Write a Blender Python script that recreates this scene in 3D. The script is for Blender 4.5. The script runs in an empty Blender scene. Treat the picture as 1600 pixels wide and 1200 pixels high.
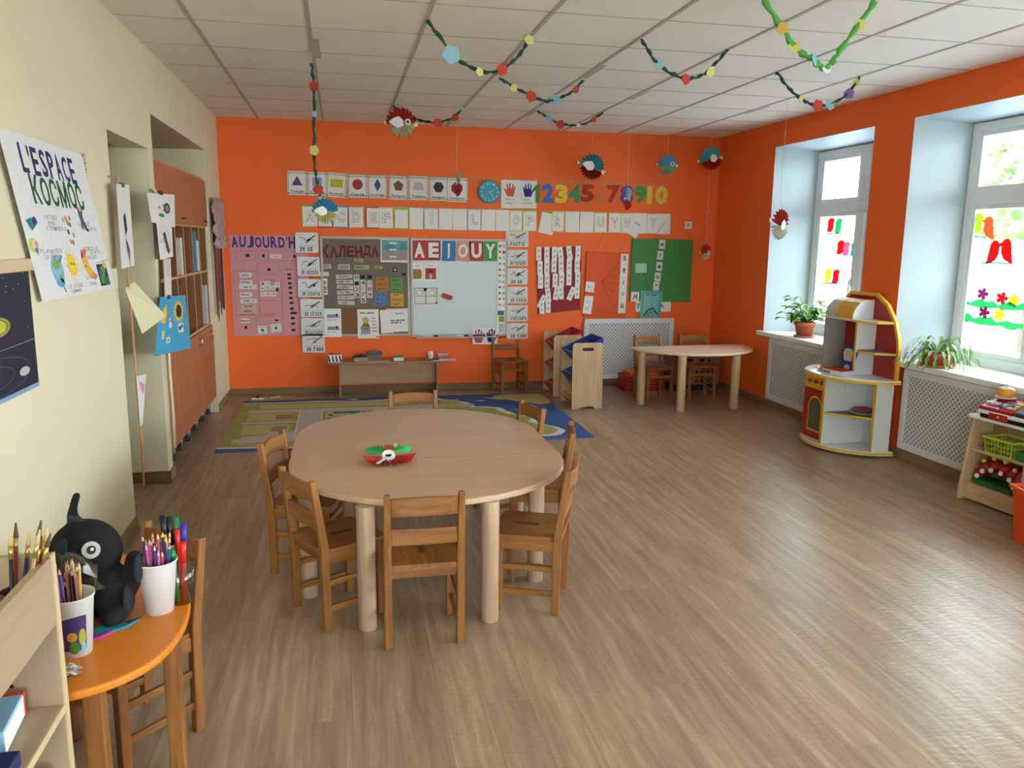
import bpy, bmesh, math, random
from math import sin, cos, pi, radians, hypot, atan2
from mathutils import Vector, Matrix, Euler
random.seed(7)
SC = bpy.context.scene
COL = SC.collection
LW, RW, DW, HC = -1.118, 4.037, 8.237, 2.684      # left wall x, right wall x, back wall y, ceiling z

# ------------------------------------------------------------------ materials
def lin(h):
    h = h.lstrip('#')
    o = []
    for i in (0, 2, 4):
        c = int(h[i:i+2], 16)/255
        o.append(c/12.92 if c <= .04045 else ((c+.055)/1.055)**2.4)
    return (*o, 1)
_m = {}
def mat(hexc, rough=.65, metal=0, noise=.06, scale=14, bump=0, spec=.4):
    key = (hexc, rough, metal, noise, scale, bump, spec)
    if key in _m: return _m[key]
    m = bpy.data.materials.new('paint_' + hexc.strip('#')); m.use_nodes = True
    nt = m.node_tree; b = nt.nodes['Principled BSDF']
    tc = nt.nodes.new('ShaderNodeTexCoord'); nz = nt.nodes.new('ShaderNodeTexNoise')
    nz.inputs['Scale'].default_value = scale; nz.inputs['Detail'].default_value = 3
    nt.links.new(tc.outputs['Object'], nz.inputs['Vector'])
    mx = nt.nodes.new('ShaderNodeMix'); mx.data_type = 'RGBA'
    c = lin(hexc)
    mx.inputs[6].default_value = (*[x*(1-noise) for x in c[:3]], 1)
    mx.inputs[7].default_value = (*[min(1, x*(1+noise)) for x in c[:3]], 1)
    nt.links.new(nz.outputs['Fac'], mx.inputs[0]); nt.links.new(mx.outputs[2], b.inputs['Base Color'])
    b.inputs['Roughness'].default_value = rough; b.inputs['Metallic'].default_value = metal
    b.inputs['Specular IOR Level'].default_value = spec
    if bump:
        bp = nt.nodes.new('ShaderNodeBump'); bp.inputs['Strength'].default_value = bump
        bp.inputs['Distance'].default_value = .004
        n2 = nt.nodes.new('ShaderNodeTexNoise'); n2.inputs['Scale'].default_value = scale*9
        nt.links.new(tc.outputs['Object'], n2.inputs['Vector'])
        nt.links.new(n2.outputs['Fac'], bp.inputs['Height']); nt.links.new(bp.outputs['Normal'], b.inputs['Normal'])
    _m[key] = m
    return m
def wood(name, c1, c2, axis, rough=.45, dens=1.0):
    key = (name, axis)
    if key in _m: return _m[key]
    m = bpy.data.materials.new(name + '_' + axis); m.use_nodes = True
    nt = m.node_tree; b = nt.nodes['Principled BSDF']
    tc = nt.nodes.new('ShaderNodeTexCoord'); mp = nt.nodes.new('ShaderNodeMapping')
    s = [26*dens]*3; s['xyz'.index(axis)] = 1.6*dens
    mp.inputs['Scale'].default_value = s
    nt.links.new(tc.outputs['Object'], mp.inputs['Vector'])
    nz = nt.nodes.new('ShaderNodeTexNoise'); nz.inputs['Scale'].default_value = 1.5; nz.inputs['Detail'].default_value = 5
    nz.inputs['Distortion'].default_value = .6
    nt.links.new(mp.outputs['Vector'], nz.inputs['Vector'])
    cr = nt.nodes.new('ShaderNodeValToRGB')
    cr.color_ramp.elements[0].position = .32; cr.color_ramp.elements[0].color = lin(c1)
    cr.color_ramp.elements[1].position = .68; cr.color_ramp.elements[1].color = lin(c2)
    nt.links.new(nz.outputs['Fac'], cr.inputs[0]); nt.links.new(cr.outputs[0], b.inputs['Base Color'])
    b.inputs['Roughness'].default_value = rough
    _m[key] = m
    return m
def pine(a): return wood('pine', '#75461a', '#9c662f', a)
def birch(a): return wood('birch', '#b5946b', '#c9aa82', a, .4)
def clear(name, tint, refl=.12, rough=.03, alpha=.0):
    if name in _m: return _m[name]
    m = bpy.data.materials.new(name); m.use_nodes = True
    nt = m.node_tree; nt.nodes.clear()
    out = nt.nodes.new('ShaderNodeOutputMaterial'); tr = nt.nodes.new('ShaderNodeBsdfTransparent')
    gl = nt.nodes.new('ShaderNodeBsdfGlossy'); mx = nt.nodes.new('ShaderNodeMixShader'); fr = nt.nodes.new('ShaderNodeLayerWeight')
    ad = nt.nodes.new('ShaderNodeMath'); ad.operation = 'MULTIPLY_ADD'
    ad.inputs[1].default_value = .25; ad.inputs[2].default_value = refl*.5
    pw = nt.nodes.new('ShaderNodeMath'); pw.operation = 'POWER'; pw.inputs[1].default_value = 4
    nt.links.new(fr.outputs['Facing'], pw.inputs[0]); nt.links.new(pw.outputs[0], ad.inputs[0])
    tr.inputs[0].default_value = lin(tint); gl.inputs['Roughness'].default_value = rough
    nt.links.new(ad.outputs[0], mx.inputs[0]); nt.links.new(tr.outputs[0], mx.inputs[1]); nt.links.new(gl.outputs[0], mx.inputs[2])
    nt.links.new(mx.outputs[0], out.inputs[0])
    _m[name] = m
    return m
def decal_mat(c):
    k = 'decal' + c
    if k in _m: return _m[k]
    m = mat(c, .6).copy(); m.name = 'translucent_foil'; nt = m.node_tree; b = nt.nodes['Principled BSDF']; out = nt.nodes['Material Output']
    tl = nt.nodes.new('ShaderNodeBsdfTranslucent'); mx = nt.nodes.new('ShaderNodeMixShader'); mx.inputs[0].default_value = .75; tl.inputs[0].default_value = (*[v*.65 for v in lin(c)[:3]], 1)
    nt.links.new(b.outputs[0], mx.inputs[1]); nt.links.new(tl.outputs[0], mx.inputs[2]); nt.links.new(mx.outputs[0], out.inputs['Surface'])
    _m[k] = m
    return m
WHITE = mat('#e9e7e2', .6); PAPER = mat('#e4dfd8', .8); PAPER2 = mat('#d9d3cc', .8); BLACK = mat('#141314', .6); INK = mat('#3a3740', .8, noise=0)
GREYL = mat('#8d8a88', .8); RED = mat('#b81f1c', .6); GREEN = mat('#2f8f3e', .6); BLUE = mat('#1f5fae', .6); YELLOW = mat('#e3c52e', .6)
CYAN = mat('#3f9fb9', .6); PURPLE = mat('#4a2f86', .7); ORANGEP = mat('#e8843a', .6); PINK = mat('#dc8f96', .7); LBLUE = mat('#9cc7dd', .7)

# ------------------------------------------------------------------ mesh builder
_txt = {}
def text_mesh(s, bold=0):
    k = (s, bold)
    if k in _txt: return _txt[k]
    cu = bpy.data.curves.new('lettering', 'FONT'); cu.body = s; cu.size = 1; cu.resolution_u = 2; cu.offset = bold
    o = bpy.data.objects.new('lettering', cu); COL.objects.link(o)
    bpy.context.view_layer.update()
    me = o.evaluated_get(bpy.context.evaluated_depsgraph_get()).to_mesh()
    vs = [(v.co.x, v.co.y) for v in me.vertices]; fs = [tuple(p.vertices) for p in me.polygons]
    o.evaluated_get(bpy.context.evaluated_depsgraph_get()).to_mesh_clear()
    bpy.data.objects.remove(o); bpy.data.curves.remove(cu)
    if not vs: vs, fs = [(0, 0), (1, 0), (1, 1)], []
    x0 = min(v[0] for v in vs); x1 = max(v[0] for v in vs); y0 = min(v[1] for v in vs); y1 = max(v[1] for v in vs)
    _txt[k] = ([(v[0]-x0, v[1]-y0) for v in vs], fs, x1-x0, y1-y0)
    return _txt[k]

class MB:
    def __init__(s): s.v = []; s.f = []; s.mi = []; s.sm = []; s.mats = []
    def add(s, vs, fs, m, smooth=False):
        if m not in s.mats: s.mats.append(m)
        i = s.mats.index(m); n = len(s.v)
        s.v += [tuple(v) for v in vs]
        for f in fs: s.f.append(tuple(n+k for k in f)); s.mi.append(i); s.sm.append(smooth)
        return s
    def box(s, x0, x1, y0, y1, z0, z1, m):
        vs = [(x, y, z) for x in (x0, x1) for y in (y0, y1) for z in (z0, z1)]
        return s.add(vs, [(0,1,3,2),(4,6,7,5),(0,4,5,1),(2,3,7,6),(0,2,6,4),(1,5,7,3)], m)
    def bar(s, a, b, w, t, m, up=(0,0,1)):
        a, b = Vector(a), Vector(b); d = (b-a).normalized(); u = Vector(up)
        if abs(d.dot(u)) > .98: u = Vector((0,1,0))
        x = d.cross(u).normalized(); y = x.cross(d).normalized()
        vs = [p + x*sx*w/2 + y*sy*t/2 for p in (a, b) for sx, sy in ((-1,-1),(1,-1),(1,1),(-1,1))]
        return s.add(vs, [(3,2,1,0),(4,5,6,7),(0,1,5,4),(1,2,6,5),(2,3,7,6),(3,0,4,7)], m)
    def tube(s, pts, r, m, n=10, caps=True, smooth=True):
        pts = [Vector(p) for p in pts]; rs = r if isinstance(r, (list, tuple)) else [r]*len(pts)
        vs = []; fs = []; x = None
        for i, p in enumerate(pts):
            d = (pts[min(i+1, len(pts)-1)] - pts[max(i-1, 0)]).normalized()
            if x is None:
                x = d.orthogonal().normalized()
            else:
                x = (x - d*x.dot(d)).normalized()
            y = d.cross(x)
            vs += [p + (x*cos(2*pi*k/n) + y*sin(2*pi*k/n))*rs[i] for k in range(n)]
        for i in range(len(pts)-1):
            for k in range(n):
                fs.append((i*n+k, i*n+(k+1) % n, (i+1)*n+(k+1) % n, (i+1)*n+k))
        s.add(vs, fs, m, smooth)
        if caps: s.add(vs[:n], [tuple(range(n))[::-1]], m); s.add(vs[-n:], [tuple(range(n))], m)
        return s
    def cyl(s, a, b, r0, m, r1=None, n=20, smooth=True): return s.tube([a, b], [r0, r0 if r1 is None else r1], m, n, True, smooth)
    def lathe(s, prof, c, m, n=28, smooth=True):
        vs = [(c[0]+r*cos(2*pi*k/n), c[1]+r*sin(2*pi*k/n), c[2]+z) for r, z in prof for k in range(n)]
        fs = [(i*n+k, i*n+(k+1) % n, (i+1)*n+(k+1) % n, (i+1)*n+k) for i in range(len(prof)-1) for k in range(n)]
        return s.add(vs, fs, m, smooth)
    def ell(s, c, r, m, nu=18, nv=12, M=None):
        vs = []; fs = []
        for j in range(nv+1):
            t = pi*j/nv
            for k in range(nu):
                p = Vector((r[0]*sin(t)*cos(2*pi*k/nu), r[1]*sin(t)*sin(2*pi*k/nu), r[2]*cos(t)))
                if M: p = M @ p
                vs.append((c[0]+p.x, c[1]+p.y, c[2]+p.z))
        for j in range(nv):
            for k in range(nu): fs.append((j*nu+k, j*nu+(k+1) % nu, (j+1)*nu+(k+1) % nu, (j+1)*nu+k))
        return s.add(vs, fs, m, True)
    def prism(s, poly, t0, t1, m, fr='xz', smooth=False):
        def P(u, v, t): return {'xz': (u, t, v), 'xy': (u, v, t), 'yz': (t, u, v)}[fr]
        n = len(poly)
        vs = [P(u, v, t0) for u, v in poly] + [P(u, v, t1) for u, v in poly]
        s.add(vs, [tuple(range(n)), tuple(range(2*n-1, n-1, -1))], m)
        return s.add(vs, [(k, (k+1) % n, n+(k+1) % n, n+k) for k in range(n)], m, smooth)
    # flat printed shapes in the local xz plane, facing -y; layer l lies l*.5 mm proud
    def ly(s, l): return -.0012 - .0005*l
    def rect(s, x0, z0, x1, z1, m, l=1): return s.poly([(x0,z0),(x1,z0),(x1,z1),(x0,z1)], m, l)
    def poly(s, p, m, l=1): return s.add([(u, s.ly(l), v) for u, v in p], [tuple(range(len(p)))], m)
    def disc(s, x, z, r, m, l=1, rz=None, n=20): return s.poly([(x+r*cos(2*pi*k/n), z+(rz or r)*sin(2*pi*k/n)) for k in range(n)], m, l)
    def line(s, pts, w, m, l=2):
        for (ax, az), (bx, bz) in zip(pts, pts[1:]):
            d = hypot(bx-ax, bz-az) or 1e-6; ux, uz = (bx-ax)/d, (bz-az)/d
            ax -= ux*w*.35; az -= uz*w*.35; bx += ux*w*.35; bz += uz*w*.35
            s.add([(ax-uz*w/2, s.ly(l), az+ux*w/2), (ax+uz*w/2, s.ly(l), az-ux*w/2), (bx+uz*w/2, s.ly(l), bz-ux*w/2), (bx-uz*w/2, s.ly(l), bz+ux*w/2)], [(0,1,2,3)], m)
        return s
    def frame(s, x0, z0, x1, z1, w, m, l=1):
        return s.line([(x0+w/2,z0+w/2),(x1-w/2,z0+w/2),(x1-w/2,z1-w/2),(x0+w/2,z1-w/2),(x0+w/2,z0+w/2)], w, m, l)
    def text(s, t, x0, z0, x1, z1, m, l=3, bold=0, depth=0, rot=0):
        vs, fs, w, h = text_mesh(t, bold)
        sx, sz = (x1-x0)/max(w, 1e-6), (z1-z0)/max(h, 1e-6); cx, cz = (x0+x1)/2, (z0+z1)/2
        pts = []
        for u, v in vs:
            a, b = x0+u*sx-cx, z0+v*sz-cz
            pts.append((cx+a*cos(rot)-b*sin(rot), cz+a*sin(rot)+b*cos(rot)))
        y = s.ly(l)
        s.add([(u, y-depth, v) for u, v in pts], fs, m)
        if depth:
            n = len(pts)
            cnt = {}
            for f in fs:
                for a, b in zip(f, f[1:]+f[:1]): cnt[(a, b)] = 1
            ed = [(a, b) for a, b in cnt if (b, a) not in cnt]
            s.add([(u, y-depth, v) for u, v in pts] + [(u, y, v) for u, v in pts], [(a, b, b+n, a+n) for a, b in ed], m)
            s.add([(u, y, v) for u, v in pts], fs, m)
        return s
    def hand(s, t, x0, z0, x1, z1, m, l=3, bold=.02, jit=.05, wid=.8):
        R = random.Random(t); ws = [.35 if c_ in "'’Ii1l" else 1.25 if c_ in 'МMЖЮШW' else .6 if c_ == ' ' else 1 for c_ in t]; un = (x1-x0)/sum(ws); xs = x0
        for i, ch in enumerate(t):
            cw = un*ws[i]; x0 = xs - cw*i; xs += cw
            if ch == ' ': continue
            lo = z0 + (z1-z0)*R.uniform(0, jit*1.5); hi = z1 - (z1-z0)*R.uniform(0, jit*1.5)
            k = wid
            if ch in "'’": lo = z0+(z1-z0)*.62; k = .5
            s.text(ch, x0+cw*(i+.5-k/2), lo, x0+cw*(i+.5+k/2), hi, m, l, bold, 0, R.uniform(-jit, jit))
        return s
    def scrib(s, x0, z0, x1, z1, n, m, l=2, w=None, seed=1):
        R = random.Random(seed); h = (z1-z0)/n; w = w or h*.14
        for i in range(n):
            zc = z1 - h*(i+.5); x = x0 + R.uniform(0, .12)*(x1-x0); xe = x1 - R.uniform(0, .25)*(x1-x0)
            while x < xe:
                wl = h*R.uniform(1.0, 3.2); pts = []; xx = x; up = 1
                while xx < min(x+wl, xe): pts.append((xx, zc+up*h*R.uniform(.12, .3))); up = -up; xx += h*R.uniform(.16, .3)
                if len(pts) > 1: s.line(pts, w, m, l)
                x += wl + h*.4
        return s
    def sheet(s, w, h, m, t=.001): return s.box(-w/2, w/2, -t, 0, 0, h, m)
    def done(s, name, parent=None, loc=(0,0,0), rot=(0,0,0), pad=0, bevel=0, seg=2, label=None, cat=None, group=None, kind=None, mods=()):
        if pad: s.v = [(x, pad, z) if y > -1e-6 else (x, y, z) for x, y, z in s.v]
        me = bpy.data.meshes.new(name); me.from_pydata(s.v, [], s.f)
        for m in s.mats: me.materials.append(m)
        me.polygons.foreach_set('material_index', s.mi); me.polygons.foreach_set('use_smooth', s.sm)
        bm = bmesh.new(); bm.from_mesh(me)
        if bevel or any(s.sm) or mods: bmesh.ops.remove_doubles(bm, verts=bm.verts, dist=1e-5)
        bmesh.ops.recalc_face_normals(bm, faces=bm.faces); bm.to_mesh(me); bm.free(); me.update()
        o = bpy.data.objects.new(name, me); COL.objects.link(o)
        o.location = loc; o.rotation_euler = rot
        if parent: o.parent = parent
        if bevel:
            b = o.modifiers.new('rounding', 'BEVEL'); b.width = bevel; b.segments = seg; b.limit_method = 'ANGLE'; b.angle_limit = radians(40)
        for mtype, kw in mods:
            md = o.modifiers.new(mtype.lower(), mtype)
            for k, v in kw.items(): setattr(md, k, v)
        tag(o, label, cat, group, kind)
        return o
def tag(o, label=None, cat=None, group=None, kind=None):
    if label: o['label'] = label
    if cat: o['category'] = cat
    if group: o['group'] = group
    if kind: o['kind'] = kind
    return o
def thing(name, label, cat, loc=(0,0,0), rot=(0,0,0), group=None, kind=None):
    o = bpy.data.objects.new(name, None); COL.objects.link(o); o.location = loc; o.rotation_euler = rot; o.empty_display_size = .05
    return tag(o, label, cat, group, kind)
def dup(root, loc=None, rot=None, label=None, group=None, parent=None):
    def cp(o, par):
        c = o.copy(); COL.objects.link(c)
        if par: c.parent = par
        for ch in list(o.children): cp(ch, c)
        return c
    r = cp(root, parent)
    if loc is not None: r.location = loc
    if rot is not None: r.rotation_euler = rot
    if label: r['label'] = label
    if group: r['group'] = group
    return r
def on(plane, u, v, off=.002, tilt=0):
    pad = off+.0004 if off < .014 else 0            # the back of a thin sheet lies on the wall
    if plane == 'B': return dict(loc=(u, DW-off, v), rot=(0, tilt, 0), pad=pad)
    if plane == 'L': return dict(loc=(LW+off, u, v), rot=(0, tilt, pi/2), pad=pad)
    if plane == 'R': return dict(loc=(RW-off, u, v), rot=(0, tilt, -pi/2), pad=pad)
def arc(cx, cz, r, a0, a1, n=16, rz=None): return [(cx+r*cos(radians(a0+(a1-a0)*k/n)), cz+(rz or r)*sin(radians(a0+(a1-a0)*k/n))) for k in range(n+1)]
def rrect(x0, z0, x1, z1, r, n=4):
    return arc(x1-r, z1-r, r, 0, 90, n)+arc(x0+r, z1-r, r, 90, 180, n)+arc(x0+r, z0+r, r, 180, 270, n)+arc(x1-r, z0+r, r, 270, 360, n)

SKY, EXPO = 4.5, 2.35

# ------------------------------------------------------------------ room shell
def floor_mat():
    m = bpy.data.materials.new('vinyl_planks'); m.use_nodes = True; nt = m.node_tree; b = nt.nodes['Principled BSDF']; L = nt.links.new; N = nt.nodes.new
    tc = N('ShaderNodeTexCoord'); sp = N('ShaderNodeSeparateXYZ'); cb = N('ShaderNodeCombineXYZ')
    L(tc.outputs['Object'], sp.inputs[0]); L(sp.outputs['Y'], cb.inputs['X']); L(sp.outputs['X'], cb.inputs['Y'])
    br = N('ShaderNodeTexBrick'); br.offset = .37; br.inputs['Scale'].default_value = 1
    br.inputs['Brick Width'].default_value = 1.22; br.inputs['Row Height'].default_value = .15
    br.inputs['Mortar Size'].default_value = .0012; br.inputs['Mortar Smooth'].default_value = .3
    br.inputs['Color1'].default_value = (.32,.32,.32,1); br.inputs['Color2'].default_value = (.68,.68,.68,1); br.inputs['Mortar'].default_value = (0,0,0,1)
    L(cb.outputs[0], br.inputs['Vector'])
    mp = N('ShaderNodeMapping'); mp.inputs['Scale'].default_value = (24, 1.7, 1); L(tc.outputs['Object'], mp.inputs[0])
    g = N('ShaderNodeTexNoise'); g.inputs['Scale'].default_value = 1.2; g.inputs['Detail'].default_value = 7; g.inputs['Roughness'].default_value = .62; g.inputs['Distortion'].default_value = .5
    ad = N('ShaderNodeVectorMath'); ad.operation = 'ADD'; L(mp.outputs[0], ad.inputs[0]); L(br.outputs['Color'], ad.inputs[1])
    sc = N('ShaderNodeVectorMath'); sc.operation = 'MULTIPLY'; sc.inputs[1].default_value = (1, 1, 1); L(ad.outputs[0], sc.inputs[0]); L(sc.outputs[0], g.inputs['Vector'])
    cr = N('ShaderNodeValToRGB'); e = cr.color_ramp.elements
    e[0].position = .25; e[0].color = lin('#7e654c'); e[1].position = .75; e[1].color = lin('#b89f82')
    mid = e.new(.5); mid.color = lin('#9c8266'); L(g.outputs['Fac'], cr.inputs[0])
    m1 = N('ShaderNodeMix'); m1.data_type = 'RGBA'; m1.blend_type = 'OVERLAY'; m1.inputs[0].default_value = .28
    L(cr.outputs[0], m1.inputs[6]); L(br.outputs['Color'], m1.inputs[7]); L(m1.outputs[2], b.inputs['Base Color'])
    b.inputs['Roughness'].default_value = .36; b.inputs['Specular IOR Level'].default_value = .6
    n2 = N('ShaderNodeTexNoise'); n2.inputs['Scale'].default_value = 1; n2.inputs['Detail'].default_value = 4
    mp2 = N('ShaderNodeMapping'); mp2.inputs['Scale'].default_value = (22, 60, 1); L(tc.outputs['Object'], mp2.inputs[0]); L(mp2.outputs[0], n2.inputs['Vector'])
    bm_ = N('ShaderNodeBump'); bm_.inputs['Strength'].default_value = .35; bm_.inputs['Distance'].default_value = .006
    L(n2.outputs['Fac'], bm_.inputs['Height']); b2 = N('ShaderNodeBump'); b2.inputs['Strength'].default_value = .5; b2.inputs['Distance'].default_value = .002
    L(br.outputs['Fac'], b2.inputs['Height']); b2.invert = True; L(bm_.outputs['Normal'], b2.inputs['Normal']); L(b2.outputs['Normal'], b.inputs['Normal'])
    mr = N('ShaderNodeMapRange'); mr.inputs[3].default_value = .24; mr.inputs[4].default_value = .42; L(n2.outputs['Fac'], mr.inputs[0]); L(mr.outputs[0], b.inputs['Roughness'])
    return m
def wall_mat(name, hexc, spec=.3):
    return mat(hexc, .6, 0, .035, 2.2, .06, spec)
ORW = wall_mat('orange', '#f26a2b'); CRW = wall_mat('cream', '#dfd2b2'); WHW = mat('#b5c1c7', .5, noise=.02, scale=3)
BASE = wood('skirting', '#6a5334', '#86693f', 'x'); BASEY = wood('skirting', '#7d6544', '#977a50', 'y')
Y0 = -2.6
WT = .42                                              # outer wall thickness at the windows
def struct(mb, name, **k): return mb.done(name, kind='structure', **k)
struct(MB().box(LW-2.2, RW+WT, Y0-.2, DW+.2, -.1, 0, floor_mat()), 'floor')
# ceiling: tiles with shallow tee bars
CT = mat('#ebe3d9', .85, noise=.03, scale=3, bump=.03); CG = mat('#b3a99f', .6)
c = MB().box(LW-.3, RW+.1, Y0, DW+.1, HC, HC+.06, CT)
x = -.734
while x < RW: c.box(x-.011, x+.011, Y0, DW, HC-.004, HC+.001, CG); x += .6
y = 4.10-.6*11
while y < DW:
    if y > Y0: c.box(LW, RW, y-.0055, y+.0055, HC-.0015, HC+.001, CG)
    y += .6
for (gx, gy, l) in ((1.692, 5.18, .42), (1.692, 7.05, .3), (2.292, 5.95, .35), (3.492, 6.3, .4), (-.109, 4.95, .5)):
    c.box(gx-.02, gx+.02, gy, gy+l, HC-.0035, HC+.001, CG)
struct(c, 'ceiling')
struct(MB().box(LW-.2, RW+.2, DW, DW+.2, 0, HC+.05, ORW), 'wall_back')
w = MB(); FILL_WIN = [(-.95, .62)]; xs = [LW-.2] + [v for a in FILL_WIN for v in a] + [RW+WT]  # unseen window opening added here to give frontal fill light
for i in range(0, len(xs), 2): w.box(xs[i], xs[i+1], Y0-.2, Y0, 0, HC+.05, CRW)
for a, bb in FILL_WIN: w.box(a, bb, Y0-.2, Y0, 0, .35, CRW).box(a, bb, Y0-.2, Y0, 2.55, HC+.05, CRW)
struct(w, 'wall_front')
for i, (a, bb) in enumerate(FILL_WIN):
    wd = thing('window_%d' % (i+5), 'white framed window added for fill light in the unseen wall behind the viewer', 'window', ((a+bb)/2, Y0-.12, .35), kind='structure'); hw = (bb-a)/2; f = MB()
    for p in ((-hw,-hw+.05,0,2.2),(hw-.05,hw,0,2.2),(-hw+.05,hw-.05,0,.06),(-hw+.05,hw-.05,2.14,2.2),(-.03,.03,.06,2.14)): f.box(p[0],p[1],-.03,.03,p[2],p[3],WHITE)
    f.done('window_frame', wd, bevel=.005); MB().box(-hw+.05,hw-.05,-.003,.003,.06,2.14,clear('window_glass', '#fbfffd', .06, 0)).done('pane', wd)
# left wall with two openings
OP1 = (4.43, 5.30, 2.08); NI = (5.43, 7.48, 2.30)
w = MB().box(LW-.16, LW, Y0, OP1[0], 0, HC+.05, CRW).box(LW-.16, LW, OP1[0], OP1[1], OP1[2], HC+.05, CRW)
w.box(LW-1.3, LW, OP1[1], NI[0], 0, HC+.05, CRW).box(LW-.7, LW, NI[0], NI[1], NI[2], HC+.05, CRW).box(LW-.7, LW, NI[1], DW+.05, 0, HC+.05, CRW)
w.box(LW-.75, LW-.66, NI[0], NI[1], 0, HC, CRW)
w.box(LW-1.35, LW-1.25, OP1[0]-1.2, OP1[1], 0, HC, CRW).box(LW-1.3, LW-.16, OP1[0]-1.3, OP1[0]-1.2, 0, HC, CRW).box(LW-1.3, LW-.16, OP1[0]-1.2, OP1[1], 2.5, 2.6, CRW)
struct(w, 'wall_left')
tb = .014; hb = .075
b = MB().box(LW, LW+tb, Y0, OP1[0], 0, hb, BASEY).box(LW-.16, LW, OP1[0], OP1[0]+tb, 0, hb, BASE)
b.box(LW-1.25, LW+tb, OP1[1]-tb, OP1[1], 0, hb, BASE).box(LW, LW+tb, OP1[1]-tb, NI[0]+.01, 0, hb, BASEY).box(LW, LW+tb, NI[1], DW, 0, hb, BASEY)
struct(b, 'baseboard_left', bevel=.004)
struct(MB().box(LW+tb, RW, DW-tb, DW, 0, hb, BASE), 'baseboard_back', bevel=.004)
struct(MB().box(RW-tb, RW, Y0, DW-tb, 0, hb, BASEY), 'baseboard_right', bevel=.004)
# right wall with the window openings, splayed white reveals
WINS = [(5.64, 7.09), (3.75, 5.20), (1.25, 3.31), (-2.3, .85)]  # the last two, out of view, are widened to let in more light
ZS, ZT = .705, 2.46; XO = RW+WT
w = MB(); ys = [Y0] + [v for a in sorted(WINS) for v in a] + [DW+.05]
for i in range(0, len(ys), 2): w.box(RW, XO, ys[i], ys[i+1], 0, HC+.05, ORW)
for a, bb in WINS: w.box(RW, XO, a, bb, 0, ZS-.02, ORW).box(RW, XO, a, bb, ZT, HC+.05, ORW)
struct(w, 'wall_right')
SP = .15
struct(MB().box(XO, XO+1.1, Y0, DW+.6, 2.72, 2.82, mat('#b9b4ac', .8)), 'trim_20')     # unseen overhang added outside to keep sky light off the reveals
for i, (a, bb) in enumerate(WINS):
    r = MB()
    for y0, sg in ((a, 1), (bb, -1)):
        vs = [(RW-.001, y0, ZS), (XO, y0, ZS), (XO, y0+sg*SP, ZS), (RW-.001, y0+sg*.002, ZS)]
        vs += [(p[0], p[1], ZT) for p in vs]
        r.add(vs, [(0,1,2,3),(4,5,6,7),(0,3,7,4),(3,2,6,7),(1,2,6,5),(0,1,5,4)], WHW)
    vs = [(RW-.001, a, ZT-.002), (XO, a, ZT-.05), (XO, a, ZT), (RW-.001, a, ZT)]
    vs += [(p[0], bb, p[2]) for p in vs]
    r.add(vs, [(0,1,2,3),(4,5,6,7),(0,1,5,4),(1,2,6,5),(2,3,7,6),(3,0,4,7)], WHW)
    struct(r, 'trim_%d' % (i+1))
    s = MB().prism([(RW-.055,a-.045),(RW-.003,a-.045),(RW-.003,a+.01),(XO-.02,a+.01),(XO-.02,bb-.01),(RW-.003,bb-.01),(RW-.003,bb+.045),(RW-.055,bb+.045)], ZS-.02, ZS+.02, WHITE, 'xy')
    # window: frame, transom, mullion, sashes, glass
    wd = thing('window_%d' % (i+1), 'white framed window with a transom over two casements', 'window', (XO-.03, (a+bb)/2, ZS+.02), kind='structure')
    hw = (bb-a)/2-SP; hh = ZT-.05-ZS-.02; FR = mat('#e6eaec', .35, noise=.01)
    f = MB(); zt = 1.17
    for p in ((-hw, -hw+.06, 0, hh), (hw-.06, hw, 0, hh), (-hw+.06, hw-.06, 0, .07), (-hw+.06, hw-.06, hh-.06, hh), (-hw+.06, hw-.06, zt-.045, zt+.045), (-.18, -.08, .07, zt-.045), (-.18, -.08, zt+.045, hh-.06)):
        f.box(-.03, .04, p[0], p[1], p[2], p[3], FR)
    f.done('window_frame', wd, bevel=.006)
    g = MB(); q = MB()
    for y0, y1 in ((-hw+.06, -.18), (-.08, hw-.06)):
        for z0, z1 in ((.07, zt-.045), (zt+.045, hh-.06)):
            for e in ((y0, y0+.035, z0, z1), (y1-.035, y1, z0, z1), (y0+.035, y1-.035, z0, z0+.035), (y0+.035, y1-.035, z1-.035, z1)): q.box(-.02, .025, e[0], e[1], e[2], e[3], FR)
            g.box(.0, .006, y0+.03, y1-.03, z0+.03, z1-.03, clear('window_glass', '#fbfffd', .06, 0))
    q.done('sash', wd, bevel=.004); g.done('pane', wd)
    h = MB().box(-.05, -.03, -.095, -.065, .48, .54, WHITE).box(-.062, -.05, -.088, -.072, .40, .53, WHITE); h.done('handle', wd, bevel=.003)
    struct(s, 'window_sill' if 0 else 'trim_%d' % (i+11), bevel=.006)
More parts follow.
